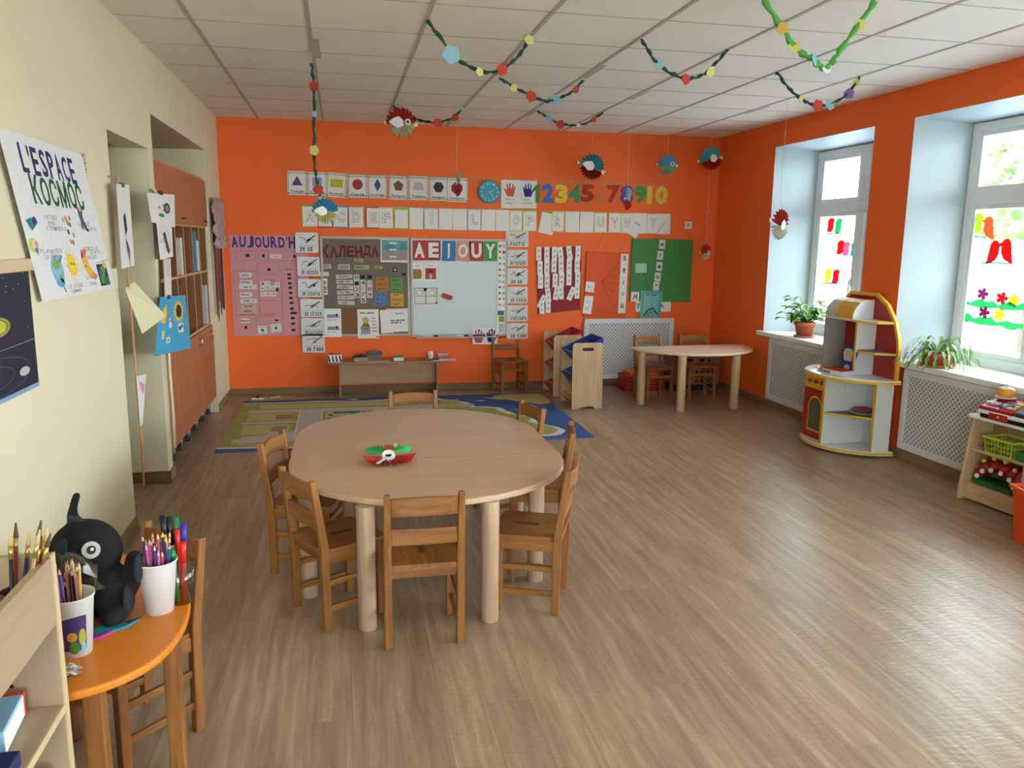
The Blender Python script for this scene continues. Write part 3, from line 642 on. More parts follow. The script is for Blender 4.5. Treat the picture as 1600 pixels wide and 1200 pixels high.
# cash register
t = thing('toy_cash_register', 'red toy cash register with grey keys on the toy shelf top', 'toy', sh(.24,.125,.538), (0,0,SRZ))
MB().box(-.17,.17,-.09,.10,0,.03,BLACK).done('register_foot', t, bevel=.006)
MB().box(-.18,.18,-.105,.105,.028,.05,WHITE).done('register_trim', t, bevel=.008)
b = MB(); pr = [(-.10,.05),(.10,.05),(.10,.115),(.05,.12),(-.02,.095),(-.10,.07)]; b.prism(pr,-.175,.06,mat('#a8141c',.3),'yz'); b.done('register_body', t, bevel=.008)
b = MB(); b.prism([(-.095,.05),(.10,.05),(.10,.13),(.02,.125),(-.095,.072)],.065,.175,mat('#3a3d44',.3),'yz'); b.done('display_unit', t, bevel=.008)
MB().box(-.09,.04,-.108,-.104,.008,.045,mat('#b5121b',.4)).done('drawer_front', t, bevel=.002); MB().box(-.03,-.015,-.111,-.108,.022,.034,YELLOW).done('drawer_latch', t)
for i in range(4):
    for j in range(3):
        x, y = -.06+i*.028, -.075+j*.03; z = .073+(y+.10)*.30
        MB().box(x,x+.022,y,y+.022,z,z+.012,mat(('#5b6a9a','#8d9bc4','#cfd3dc','#c9b23a')[(i+j*2)%4] if i < 3 else '#d8b93c',.4)).done('key', t, bevel=.002)
MB().box(-.165,-.085,-.06,-.02,.083,.10,mat('#d8cfcb',.4)).done('receipt_slot', t, bevel=.004)
t = thing('toy_pot', 'orange toy pot with a pale lid on a white saucer on the cash register', 'toy', sh(.12,.165,.654))
MB().lathe([(0,0),(.04,0),(.06,.008),(.06,.012),(0,.012)],(0,0,0),mat('#ddd9d2',.4)).done('saucer', t)
MB().lathe([(0,.012),(.035,.012),(.048,.025),(.046,.055),(.042,.06),(0,.06)],(0,0,0),mat('#e8962a',.4)).done('pot_body', t)
MB().lathe([(0,.074),(.01,.074),(.038,.064),(.04,.06),(0,.06)],(0,0,0),mat('#eadfc8',.4)).ell((0,0,.082),(.01,.01,.01),WHITE).done('lid', t)
# basket and trays on the middle board
t = thing('mesh_basket', 'lime green mesh basket on the middle board of the toy shelf', 'basket', sh(.215,.125,.332), (0,0,SRZ))
LG = mat('#9cab32', .5); b = MB(); b.box(-.09,.09,-.075,.075,0,.006,LG)
for s in (-1,1):
    for k in range(9): b.bar((-.088+k*.022,s*.073,.004),(-.096+k*.024,s*.083,.095),.006,.004,LG)
    for k in range(7): b.bar((s*.088,-.07+k*.0233,.004),(s*.096,-.08+k*.0266,.095),.006,.004,LG)
for z in (.03,.06): 
    e2 = z*.09; b.bar((-.09-e2,-.076-e2,z),(.09+e2,-.076-e2,z),.006,.006,LG); b.bar((-.09-e2,.076+e2,z),(.09+e2,.076+e2,z),.006,.006,LG); b.bar((-.09-e2,-.076,z),(-.09-e2,.076,z),.006,.006,LG); b.bar((.09+e2,-.076,z),(.09+e2,.076,z),.006,.006,LG)
b.done('basket_wall', t)
r = MB()
for a, c in (((-.102,-.088,.095),(.102,-.088,.095)),((.102,-.088,.095),(.102,.088,.095)),((.102,.088,.095),(-.102,.088,.095)),((-.102,.088,.095),(-.102,-.088,.095))): r.bar(a,c,.014,.012,mat('#b5c04a',.5))
r.done('basket_rim', t)
t = thing('green_tray', 'dark green toy tray beside the mesh basket on the toy shelf', 'tray', sh(.46,.13,.332), (0,0,SRZ))
tr = MB(); DG = mat('#1c6b36', .5); tr.box(-.12,.12,-.075,.075,0,.008,DG)
for a in ((-.12,-.11,-.075,.075),(.11,.12,-.075,.075),(-.11,.11,-.075,-.065),(-.11,.11,.065,.075)): tr.box(*a,.008,.055,DG)
tr.done('tray_body', t, bevel=.003); MB().box(-.1,.1,-.06,.06,.008,.035,mat('#175a2c',.7)).done('tray_filling', t, bevel=.004)
# stacking toy on the bottom board
t = thing('caterpillar_toy', 'red and green segmented toy with yellow and white knobs on the bottom shelf board', 'toy', sh(.195,.115,.118), (0,0,SRZ))
MB().prism(rrect(-.15,-.07,.17,.08,.04),0,.028,mat('#1f5a30',.6),'xy').done('toy_base', t, bevel=.004)
for k in range(6):
    a = pi*(.08+.84*k/5); x, z = .0-.135*cos(a), .045+.085*sin(a)
    MB().ell((x,.0,z),(.038,.05,.038),mat('#8f1616',.5)).done('segment', t)
    MB().ell((x-.02*cos(a),-.02,z+.045*sin(a)+.006),(.014,.014,.016),mat('#e0a730',.5)).done('knob', t)
    MB().ell((x+.012,-.053,z-.02),(.015,.012,.015),PAPER).done('knob', t)
t = thing('red_toy_ring', 'red round toy leaning against the divider on the bottom shelf board', 'toy', sh(.365,.12,.118), (0,0,SRZ))
MB().lathe([(.075,-.02),(.085,-.01),(.085,.01),(.075,.02),(.05,.02),(.05,-.02),(.075,-.02)],(0,0,0),mat('#b01c1a',.4)).ell((0,0,0),(.03,.03,.022),mat('#7d1414',.5)).done('wheel', t)
t.rotation_euler = (0, radians(80), SRZ); t.location = sh(.382,.12,.203)
# red crate at the lower right corner
t = thing('red_basket', 'orange red plastic basket standing by the toy shelf at the right edge', 'basket', (3.63, 3.28, 0), (0,0,-.2))
b = MB(); OR = mat('#d64518', .5)
vs = []; 
for z, k in ((0,.85),(.30,1)):
    vs += [(-.17*k,-.14*k,z),(.17*k,-.14*k,z),(.17*k,.14*k,z),(-.17*k,.14*k,z)]
b.add(vs, [(0,1,2,3),(0,1,5,4),(1,2,6,5),(2,3,7,6),(3,0,4,7)], OR); b.done('basket_body', t, mods=(('SOLIDIFY', dict(thickness=.006)),))
r = MB()
for a, c in (((-.178,-.148,.30),(.178,-.148,.30)),((.178,-.148,.30),(.178,.148,.30)),((.178,.148,.30),(-.178,.148,.30)),((-.178,.148,.30),(-.178,-.148,.30))): r.bar(a,c,.016,.014,mat('#e2551f',.5))
r.done('basket_rim', t)
# ------------------------------------------------------------------ potted plants on the sills
def leafmesh(mb, p, d, n_, L, W, m, fold=.25):
    d = Vector(d).normalized(); s = d.cross(Vector(n_)); s = s.normalized() if s.length > 1e-3 else d.orthogonal().normalized(); up = s.cross(d)
    P = Vector(p); pr = [(0,.0),(.2,.75),(.45,1),(.75,.62),(1,0)]
    L_ = []; R_ = []; C_ = []
    for t_, w_ in pr:
        c = P + d*L*t_ - up*L*.25*t_*t_; C_.append(c); L_.append(c + s*W/2*w_ + up*W*fold*w_); R_.append(c - s*W/2*w_ + up*W*fold*w_)
    vs = C_+L_+R_; k = len(pr); fs = []
    for i in range(k-1): fs += [(i,i+1,k+i+1,k+i),(2*k+i,2*k+i+1,i+1,i)]
    mb.add(vs, fs, m, True)
def pot(t, r0, r1, h, m):
    MB().lathe([(0,0),(r0*1.25,0),(r0*1.45,.018),(r0*1.38,.02),(r0*1.1,.008),(0,.008)],(0,0,0),m).done('saucer', t)
    MB().lathe([(0,.01),(r0,.01),(r1,h*.8),(r1*1.07,h*.8),(r1*1.09,h),(r1*.95,h),(r1*.92,h*.85),(0,h*.85)],(0,0,0),m).done('pot', t)
    MB().lathe([(0,h*.88),(r1*.93,h*.86)],(0,0,0),mat('#2b1d14',.95)).done('soil', t)
TER = mat('#b8603c', .7)
zs = ZS+.02
t = thing('potted_plant', 'bushy green plant in a terracotta pot on the far window sill', 'plant', (4.13, 6.53, zs), group='potted plants on the sills')
pot(t, .065, .088, .14, TER)
R = random.Random(4); st = MB(); lf = MB(); LM = [mat('#5f9a2e',.45,spec=.5), mat('#83b544',.45,spec=.5), mat('#3f7a2a',.45,spec=.5), mat('#9cc35a',.45,spec=.5)]
for k in range(40):
    a = R.uniform(0, 2*pi); e = R.uniform(.15, 1.25); l = R.uniform(.11, .28); tip = Vector((cos(a)*cos(e)*l*.95, sin(a)*cos(e)*l*1.05, .13+sin(e)*l))
    mid = Vector((tip.x*.4, tip.y*.4, .13+(tip.z-.13)*.7)); st.tube([(0,0,.11), mid, tip], [.005,.003,.002], LM[2], 5)
    for j in range(2):
        d = (Vector((cos(a+R.uniform(-.8,.8)), sin(a+R.uniform(-.8,.8)), R.uniform(-.6,.3)))); leafmesh(lf, tip if j == 0 else mid, d, (0,0,1), R.uniform(.06,.1), R.uniform(.05,.075), R.choice(LM))
st.tube([(0,0,.1),(.01,0,.16),(0,.01,.2)],[.016,.013,.008],mat('#5a4028',.8),8); st.done('stem', t); lf.done('foliage', t)
t = thing('potted_plant', 'trailing pale green cactus in a shallow terracotta bowl on the near window sill', 'plant', (4.08, 4.79, zs), group='potted plants on the sills')
pot(t, .085, .10, .10, TER)
lf = MB(); R = random.Random(9); LM2 = [mat('#8aa96a',.5), mat('#6f9550',.5), mat('#a9bf8a',.5)]
for k in range(46):
    a = R.uniform(0, 2*pi); ou = R.uniform(.1,.3); up = R.uniform(.03,.12); n = 5; p = Vector((.03*cos(a), .03*sin(a), .09))
    for j in range(n):
        tt = (j+1)/n; q = Vector((cos(a)*(.03+ou*tt), sin(a)*(.03+ou*tt), max(.012 if ou*tt+.03 > .1 else .09, .09+up*sin(pi*min(1,tt*1.15))*1.2-.11*tt*tt*R.uniform(.5,1.1))))
        leafmesh(lf, p, q-p, (0,0,1), (q-p).length*1.15, .024, R.choice(LM2), .15); p = q
lf.done('foliage', t)

# ------------------------------------------------------------------ things on the back wall
def span(u0, v1, u1, v0): return (u0+u1)/2, min(v0, v1), abs(u1-u0), abs(v1-v0)
HANDP = [(-.30,0),(.30,0),(.40,.22),(.62,.52),(.55,.60),(.33,.42),(.34,.62),(.36,.93),(.25,.94),(.20,.60),(.12,.60),(.10,1.0),(-.02,1.0),(-.03,.60),(-.11,.60),(-.20,.95),(-.30,.92),(-.27,.55),(-.40,.76),(-.50,.70),(-.40,.30)]
def handprint(mb, x, z, s, m, flip=1, l=2): mb.poly([(x+flip*u*s*.8, z+v*s) for u, v in HANDP], m, l)
STRIP = mat('#b88a5c', .7)
u0, v0, u1, v1 = -0.490,2.199, 3.463,2.160
for (n, lab, a, bq) in (('card_strip','thin tan wooden strip that carries the shape cards and the coloured numbers',(-0.490,2.199),(3.463,2.167)),('card_strip','thin tan wooden strip that carries the row of alphabet cards',(-0.381,1.886),(3.500,1.865))):
    m = MB(); du = bq[0]-a[0]; dv = bq[1]-a[1]
    m.bar((0,0,0),(du,0,dv),.004,.014,STRIP,(0,0,1)); m.done(n, loc=(a[0],DW-.004,a[1]), label=lab, cat='strip')
# nine shape cards
SH = [('triangle','Triangle',(-0.490,2.205),(-0.305,1.980),'#5a4478',.01),('square','Carré',(-0.298,2.199),(-0.116,1.978),'#8f98c8',.0),('rectangle','Rectangle',(-0.122,2.198),(0.069,1.964),'#c4b83a',.05),
 ('circle','Cercle',(0.087,2.185),(0.275,1.968),'#a23a34',.0),('diamond','Losange',(0.279,2.185),(0.470,1.966),'#514c94',.01),('pentagon','Pentagone',(0.486,2.184),(0.673,1.958),'#7c5240',.02),
 ('trapezium','Trapèze',(0.683,2.190),(0.879,1.957),'#c9b5b0',.01),('hexagon','Hexagone',(0.887,2.183),(1.081,1.955),'#3c3c3a',.0),('octagon','Octogone',(1.062,2.181),(1.278,1.946),'#9c2420',.01)]
DOT = mat('#3b3a42', .8)
for i, (k, word, a, b_, c, tl) in enumerate(SH):
    u, v, w, h = span(*a, *b_); m = MB().sheet(w, h, PAPER); cm = mat(c, .7, noise=.03)
    for s in range(14):
        x = -w/2+w*(s+.5)/14; z = h*(s+.5)/14
        m.rect(x-w/40, .012, x+w/40, .019, DOT).rect(x-w/40, h-.019, x+w/40, h-.012, DOT).rect(-w/2+.006, z-h/42, -w/2+.012, z+h/42, DOT).rect(w/2-.012, z-h/42, w/2-.006, z+h/42, DOT)
    cz = h*.58; r = w*.27
    if k == 'square': m.rect(-r*.9, cz-r*.9, r*.9, cz+r*.9, cm, 2)
    elif k == 'rectangle': m.rect(-r*1.15, cz-r*.75, r*1.15, cz+r*.75, cm, 2)
    elif k == 'circle': m.disc(0, cz, r, cm, 2)
    elif k == 'diamond': m.poly([(0,cz-r*1.2),(r*.65,cz),(0,cz+r*1.2),(-r*.65,cz)], cm, 2)
    elif k == 'trapezium': m.poly([(-r*1.15,cz-r*.7),(r*1.15,cz-r*.7),(r*.65,cz+r*.7),(-r*.65,cz+r*.7)], cm, 2)
    else:
        n = dict(triangle=3, pentagon=5, hexagon=6, octagon=8)[k]; rr_ = r*(1.2 if n == 3 else 1.05); ph = pi/2 if n % 2 else (0 if n == 6 else pi/8)
        m.poly([(rr_*cos(ph+2*pi*q/n), cz-(r*.2 if n == 3 else 0)+rr_*sin(ph+2*pi*q/n)) for q in range(n)], cm, 2)
    m.text(word, -w*.36, h*.085, w*.36, h*.2, BLACK, 3, .02)
    m.done('shape_card', label='white card with a %s and the word %s on the back wall' % (dict(zip([s[0] for s in SH], ['purple triangle','pale blue square','yellow rectangle','red circle','blue purple diamond','brown pentagon','pale trapezium','dark hexagon','red octagon']))[k], word), cat='card', group='shape cards in the top row', **on('B', u, v, .007+.002*(i % 2), tl))
# clock
t = thing('wall_clock', 'round turquoise wall clock at the right end of the shape cards', 'clock', (1.503, DW-.002, 2.053))
R_ = .117
MB().tube([(0,0,0),(0,-.03,0)], [R_, R_*.98], mat('#2f7f95',.4), 40).done('clock_case', t, bevel=.004)
MB().tube([(0,-.028,0),(0,-.032,0)], [R_*.9]*2, mat('#3a94aa',.5), 40).done('clock_face', t)
for k in range(12):
    a = pi/2-2*pi*k/12; s = '%d' % (k or 12); x, z = R_*.72*cos(a), R_*.72*sin(a); w = .010*len(s)
    d = MB().text(s, x-w, z-.012, x+w, z+.012, mat('#a5d6e0',.6), 0); d.done('numeral', t, loc=(0,-.0315,0))
h = MB(); hm = mat('#d5e6e8', .4); h.bar((0,0,0),(.046*cos(radians(22)),0,.046*sin(radians(22))),.004,.006,hm,(0,1,0)); h.done('hour_hand', t, loc=(0,-.035,0))
h = MB(); h.bar((0,0,0),(.08*cos(radians(-52)),0,.08*sin(radians(-52))),.004,.005,hm,(0,1,0)); h.done('minute_hand', t, loc=(0,-.037,0))
# hand cards
for (nm, a, b_, c, fl, lab) in (('hand_card',(1.629,2.178),(1.821,1.893),'#c9574c',-1,'white sheet with a red hand print right of the turquoise clock'),('hand_card',(1.817,2.176),(2.005,1.896),'#2b2f86',1,'white sheet with a dark blue hand print left of the green number one')):
    u, v, w, h = span(*a, *b_); m = MB().sheet(w, h, PAPER); handprint(m, 0, h*.42, h*.48, mat(c,.8), fl)
    m.scrib(-w*.3, h*.12, w*.3, h*.38, 2, GREYL, 2, .004, 5+fl).done(nm, label=lab, cat='card', **on('B', u, v, .006))
u, v, w, h = span(1.328,0.661, 1.596,0.487)
m = MB().sheet(w, h, PAPER); handprint(m, -w*.25, h*.1, h*.8, mat('#c24a4a',.8), -1); handprint(m, w*.25, h*.15, h*.8, mat('#2a2a55',.8), 1); m.rect(-w*.27, h*.8, -w*.21, h*.9, BLACK, 3); m.rect(w*.2, h*.83, w*.27, h*.93, BLACK, 3)
m.done('hand_sheet', label='white sheet with a red and a dark hand print pinned below the whiteboard', cat='paper', **on('B', u, v, .034, .04))
# numbers 1-10
NUM = [('1',832,844,288,317,'#3f7a3a','green'),('2',847,865,287,317,'#2a6db5','blue'),('3',868,887,288,318,'#e0c53a','yellow'),('4',888,907,288,317,'#2a8a4e','green'),('5',908,928,288,316,'#b03c22','dark red'),('6',930,947,288,318,'#d9703a','orange'),('7',949,968,289,318,'#a83424','dark red'),('8',969,989,289,319,'#6d3f86','purple'),('9',991,1010,290,318,'#2f8f3a','green'),('10',1012,1043,290,320,'#e0c34a','yellow')]

NUMP = [(1.960,2.141),(2.045,1.956),(2.062,2.151),(2.190,1.959),(2.206,2.148),(2.342,1.956),(2.344,2.151),(2.482,1.965),(2.483,2.155),(2.629,1.975),(2.638,2.159),(2.764,1.964),(2.772,2.156),(2.914,1.968),(2.914,2.159),(3.065,1.964),(3.071,2.157),(3.216,1.974),(3.223,2.161),(3.458,1.965)]
for i, n in enumerate(NUM):
    u, v, w, h = span(*NUMP[2*i], *NUMP[2*i+1]); m = MB()
    if n[0] == '1': m.prism([(-w*.5,h*.74),(w*.02,h),(w*.42,h),(w*.42,0),(-w*.1,0),(-w*.1,h*.68),(-w*.42,h*.6)], -.0062, -.0012, mat(n[5], .6))
    else: m.text(n[0], -w/2, 0, w/2, h, mat(n[5], .6), 0, .05, .005)
    m.done('paper_number', label='%s cut-out number %s in the row on the orange wall' % (n[6], n[0]), cat='number', group='cut-out numbers one to ten', loc=(u, DW+(-.0062 if n[0] == '1' else .0014), v))
# alphabet cards
AL = [('A',472,497,'#a3b83c'),('B',496,519,'#b52f28'),('C',519,543,'#3f7fae'),('D',544,568,'#e0985c'),('E',571,593,'#b52f28'),('F',592,615,'#d9c43c'),('',616,638,'#9db84a'),('',639,660,''),('I',662,684,'#a9c6d8'),('',685,706,''),('',707,729,''),('L',730,751,'#a9c6d8'),('',752,773,''),('',774,795,''),('O',795,815,'#d9c04a'),('P',816,838,'#a9c04a'),('',840,863,''),('R',861,881,'#d9c04a'),('',883,904,''),('',905,926,''),('U',927,947,'#d9c04a'),('V',949,969,'#e0a06a'),('W',969,989,'#d9c04a'),('',988,1009,''),('Y',1009,1030,'#d9c04a'),('',1026,1047,'')]
ALB = ((-0.357,1.881),(3.492,1.865))
ua, ub = ALB[0][0], ALB[1][0]
PXU = [(-0.361,1.764),(0.530,1.748),(1.425,1.743),(2.306,1.744),(3.498,1.750)]; PXK = [472,615,752,881,1047]
def bu(px):
    for (k0, k1, a, b_) in zip(PXK, PXK[1:], PXU, PXU[1:]):
        if px <= k1 or k1 == 1047: return a[0]+(b_[0]-a[0])*(px-k0)/(k1-k0)
VT = [(-0.284,1.882)[1], (3.441,1.871)[1]]; VB = [(-0.291,1.673)[1], (3.451,1.654)[1]]
BL = {6:'blank card with a green top edge right of letter F card', 7:'plain blank alphabet card directly left of letter I card', 9:'plain blank alphabet card directly right of letter I card', 10:'plain blank alphabet card directly left of letter L card', 12:'plain blank alphabet card directly right of letter L card', 13:'plain blank alphabet card directly left of letter O card', 16:'blank white alphabet card hanging crooked between letters P and R', 18:'plain blank alphabet card directly right of letter R card', 19:'plain blank alphabet card directly left of letter U card', 23:'plain blank alphabet card directly left of letter Y card', 25:'blank alphabet card at the right end of the row overlapping letter Y'}
CN = {'#a3b83c':'green','#b52f28':'red','#3f7fae':'blue','#e0985c':'orange','#d9c43c':'yellow','#a9c6d8':'pale blue','#d9c04a':'yellow','#a9c04a':'green','#e0a06a':'orange'}
for i, (ch, p0, p1, c) in enumerate(AL):
    u0, u1 = bu(p0), bu(p1); u = (u0+u1)/2; f = i/25; vt = VT[0]+(VT[1]-VT[0])*f; vb = VB[0]+(VB[1]-VB[0])*f; w = (u1-u0)*1.0; h = vt-vb
    m = MB()
    if c: m.sheet(w, h, mat(c, .75)).rect(-w/2+.007, .009, w/2-.007, h-(.022 if not ch else .01), PAPER, 1)
    else: m.sheet(w, h, PAPER)
    if ch:
        k_ = .1 if ch == 'I' else .27; m.text(ch, -w*k_, h*.26, w*k_, h*.76, mat('#8a8684',.8), 2, .045); m.text(ch, -w*(k_-.025), h*.28, w*(k_-.025), h*.74, PAPER, 3, .005)
    tl = {16: .18, 22: -.04}.get(i, ((i*7) % 5-2)*.008)
    m.done('alphabet_card', label=('white alphabet card with outlined letter %s and %s edges' % (ch, CN[c])) if ch else BL[i], cat='card', group='alphabet cards in a row', **on('B', u, vb-(.02 if i == 16 else 0), .006+.002*(i % 3), tl))
m = MB().sheet(.125, .17, PAPER); m.scrib(-.04, .12, .05, .16, 1, INK, 2, .004); m.done('paper_sheet', label='white paper sheet hanging askew over the letter W card', cat='paper', **on('B', bu(985), (3.049,1.635)[1], .013, .5))
# pink today poster
a = span(-1.051,1.588, -0.319,0.601); u, v, w, h = a
PK = mat('#cf8f92', .75); PKL = mat('#b8767c', .8); VIO = mat('#4a2a7c', .7)
t = thing('pink_poster', 'pink poster headed AUJOURD\'HUI in purple letters at the left of the orange wall', 'poster', (u, DW-.003, v))
def X(px): return (px-358)/(485-358)*w - w/2
def Z(py): return (524-py)/(524-367)*h
m = MB().sheet(w, h, PK)
m.hand("AUJOURD'HUI", X(360), Z(387), X(483), Z(368), VIO, 3, .035, .05, .85)
m.v = m.v
for r in ((367,391,400,406),(404,391,420,406),(420,391,472,406),(401,409,436,427),(402,438,440,468),(402,468,440,491),(362,422,402,492),(395,493,440,521),(440,420,474,524)):
    m.frame(X(r[0]), Z(r[3]), X(r[2]), Z(r[1]), .004, PKL, 1)
m.line([(X(362),Z(421)),(X(400),Z(421))],.004,PKL).line([(X(414),Z(436)),(X(430),Z(436))],.006,mat('#8a4a54',.8)).line([(X(408),Z(490)),(X(428),Z(490))],.005,mat('#8a4a54',.8)).line([(X(448),Z(419)),(X(458),Z(419))],.006,mat('#8a4a54',.8)).line([(X(369),Z(490)),(X(394),Z(490))],.006,mat('#7a4a54',.8))
for x, y, ww in ((386,398,6),(412,398,4),(463,399,4),(420,419.5,5),(432,451,5),(378,510,4)): m.rect(X(x-ww/2), Z(y+2.2), X(x+ww/2), Z(y-2.2), BLACK, 3)
for k, y in enumerate((427,433,441,448,456,464,472,481,488,496,505,515)): m.rect(X(450+k*.35), Z(y+1.8), X(456+k*.35+(5 if k == 8 else 0)), Z(y-1.8), BLACK, 3)
m.rect(X(426), Z(500.5), X(432), Z(498), BLACK, 3)
m.done('poster_sheet', t, pad=.0030)
for k, (x0, y0, x1, y1) in enumerate(((372,424.5,391,432),(372,436,392,443),(370,443,399,450),(371,455,391,463),(371,465,398,472),(372,473,396,481),(370,481,397,488),(370,496,384,503),(423,396,441,402))):
    m = MB(); m.box(X(x0)-X((x0+x1)/2), X(x1)-X((x0+x1)/2), -.002, 0, 0, Z(y0)-Z(y1), PAPER2 if k not in (5,6) else mat('#c9a99e',.8)); m.scrib(-.05, .004, .06, Z(y0)-Z(y1)-.004, 1, INK, 3, .005, k) if k != 8 else m.text('1 2020', -.03, .008, .03, .024, INK, 3)
    m.done('word_label', t, loc=(X((x0+x1)/2), -.0015, Z(y1)))
for k, (x, y) in enumerate(((409,442),(417,441),(433,443),(408,449),(417,448),(426,448),(409,458),(417,458),(426,458))):
    m = MB(); m.box(-.022, .022, -.002, 0, 0, .045, PAPER2); m.text('%d' % (k+1), -.01, .012, .01, .034, INK, 3); m.done('number_tile', t, loc=(X(x), -.0015, Z(y+3.5)))
for x0, y0, x1, y1, tl in ((397,508,414,521,.05),(419,505,438,518,.1)):
    m = MB().sheet(X(x1)-X(x0), Z(y0)-Z(y1), PAPER2); m.frame(-.05,.012,.05,.07,.003,mat('#6c7a4a',.8),2).disc(0,.04,.015,mat('#5a5a58',.8),3); m.done('weather_card', t, loc=(X((x0+x1)/2), -.002, Z(y1)), rot=(0,-tl,0))
# cards in the two columns beside the boards
JE = [('pictogram_card','Je lis',(-0.433,1.621),(-0.212,1.424),'laminated pictogram card reading Je lis at the top of the left column'),('pictogram_card','Je dessine',(-0.423,1.385),(-0.207,1.197),'laminated card reading Je dessine, second from the top of the left column'),('pictogram_card','Je colorie',(-0.424,1.165),(-0.200,0.987),'laminated card reading Je colorie, third from the top of the left column'),('pictogram_card','Je trace',(-0.406,0.968),(-0.188,0.787),'laminated card reading Je trace, third from the bottom of the left column'),('pictogram_card','Je découpe',(-0.407,0.776),(-0.187,0.599),'laminated card reading Je découpe, second from the bottom of the left column'),('pictogram_card','Je relie',(-0.400,0.615),(-0.179,0.429),'laminated card reading Je relie at the bottom of the left column'),
 ('pictogram_card',"J'écris",(1.681,1.669),(1.922,1.502),"laminated card reading J'écris at the top of the right column"),('pictogram_card','Je repasse',(1.690,1.473),(1.918,1.303),'laminated card reading Je repasse, second from the top of the right column'),('pictogram_card','Je lie',(1.699,1.282),(1.921,1.109),'laminated card reading Je lie, third from the top of the right column'),('pictogram_card','Je coche',(1.701,1.089),(1.924,0.913),'laminated card reading Je coche, third from the bottom of the right column'),('pictogram_card',"J'entoure",(1.703,0.894),(1.927,0.723),"laminated card reading J'entoure, second from the bottom of the right column"),('pictogram_card','Je colle',(1.705,0.704),(1.930,0.537),'laminated card reading Je colle at the bottom of the right column')]
LAM = mat('#cfcbc8', .35)
for i, (nm, word, a, b_, lab) in enumerate(JE):
    u, v, w, h = span(*a, *b_); m = MB(); m.prism(rrect(-w/2,0,w/2,h,.015,3), -.0012, 0, LAM, 'xz')
    R = random.Random(i); pts = [(-w*.3+w*.6*k/5, h*(.62+R.uniform(-.12,.2))) for k in range(6)]
    m.line([(-w*.36,h*.36),(w*.42,h*.36)],.003,GREYL,1); m.line(pts,.006,mat('#6a5f60',.8),2); m.line([(w*.02,h*.6),(w*.36,h*.86)],.011,mat('#55514f',.8),2); m.poly([(-w*.1,h*.48),(w*.06,h*.5),(w*.22,h*.72),(w*.05,h*.7)],mat('#9a928e',.8),2)
    if i == 2: m.disc(w*.2,h*.66,.014,BLACK,3)
    n = len(word); m.hand(word, -w*.35, h*.07, min(w*.45, -w*.35+w*.1*n), h*.3, mat('#4a4850',.8), 2, .02, .02, .75)
    m.done(nm, label=lab, cat='card', group='pictogram cards beside the boards', **on('B', u, v, .0264 if i < 6 else .008, .0 if i > 5 else .01))
# boards: cork left, white right, shared frame
FRB = mat('#b9b2a8', .5); CORK = mat('#7d5a34', .9, noise=.25, scale=60); WB = mat('#c9d0d2', .3, noise=.01)
B0 = span(-0.195,1.587, 0.684,0.588); B1 = span(0.695,1.579, 1.699,0.575)
def board(sp, name, label, face, fw=.022):
    u, v, w, h = sp; t = thing(name, label, 'board', (u, DW-.003, v))
    MB().box(-w/2+.01, w/2-.01, -.016, 0, .01, h-.01, face).done('board_surface', t)
    f = MB()
    for a in ((-w/2,w/2,0,fw),(-w/2,w/2,h-fw,h),(-w/2,-w/2+fw,fw,h-fw),(w/2-fw,w/2,fw,h-fw)): f.box(a[0],a[1],-.024,0,a[2],a[3],FRB)
    f.done('board_frame', t, bevel=.003); return t
board(B0, 'cork_board', 'framed cork board carrying the dull grey calendar sheet', CORK)
wbt = board(B1, 'whiteboard', 'framed whiteboard with the letters A E I O U Y along its top', WB)
tr = MB(); tr.box(-.45, .38, -.07, -.02, -.012, 0, FRB); tr.done('pen_tray', wbt)
u, v, w, h = B1
for k, (du, c, lab) in enumerate(((-.30,'#1d2a6a','dark blue whiteboard pen on the tray, the leftmost'),(.02,'#2a2a30','black whiteboard pen on the tray below the middle of the whiteboard'),(.20,'#2b3a8a','long blue whiteboard pen at the right of the tray'))):
    m = MB().cyl((-.06,0,0),(.06,0,0),.009,WHITE if k != 2 else mat(c,.4),n=10).cyl((.02,0,0),(.07,0,0),.0098,mat(c,.4),n=10); m.done('whiteboard_pen', loc=(u+du, DW-.048, v+.0095), label=lab, cat='pen', group='pens on the whiteboard tray')
# calendar sheet
u, v, w, h = span(-0.195,1.568, 0.687,0.879); CAL = mat('#75665c', .85)
cu, cv, cw, chh = u, v, w, h
t = thing('calendar_sheet', 'grey brown calendar sheet lettered КАЛЕНДА in dark red on the cork board', 'calendar', (u, DW-.022, v))
def X(px): return (px-500)/141*cw - cw/2
def Z(py): return (480-py)/108*chh
m = MB().sheet(w, h, CAL); DRD = mat('#6a1a20', .7)
m.hand('КАЛЕНДА', X(501), Z(402), X(592), Z(382), DRD, 3, .05, .06, .9)
for x0 in (577, 605, 628): m.line([(X(x0),Z(426)),(X(x0),Z(414))],.003,mat('#5f534c',.9),1)
m.line([(X(545),Z(411)),(X(640),Z(409))],.003,mat('#5f534c',.9),1); m.done('calendar_paper', t)
def lab_(x0,y0,x1,y1,c,txt=None,tl=0,sc=True,tm=INK):
    ww = (x1-x0)/141*cw; hh = (y1-y0)/108*chh
    q = MB(); q.box(-ww/2, ww/2, -.002, 0, 0, hh, mat(c,.8))
    if txt: q.text(txt, -ww*.4, hh*.15, ww*.4, hh*.85, tm, 3, .02)
    elif sc: q.scrib(-ww*.42, hh*.1, ww*.42, hh*.9, 1, tm, 3, .004, int(x0+y0))
    q.done('calendar_label', t, loc=(X((x0+x1)/2), -.0015, Z(y1)), rot=(0,tl,0))
lab_(502,412,516,419,'#b0a8a2'); lab_(527,412,545,420,'#c3bcb4','2020'); lab_(552,413,576,420,'#8da274'); lab_(552,403,566,408,'#b5a640',tl=.15); lab_(584,414,597,418.5,'#b0a648',tl=.1)
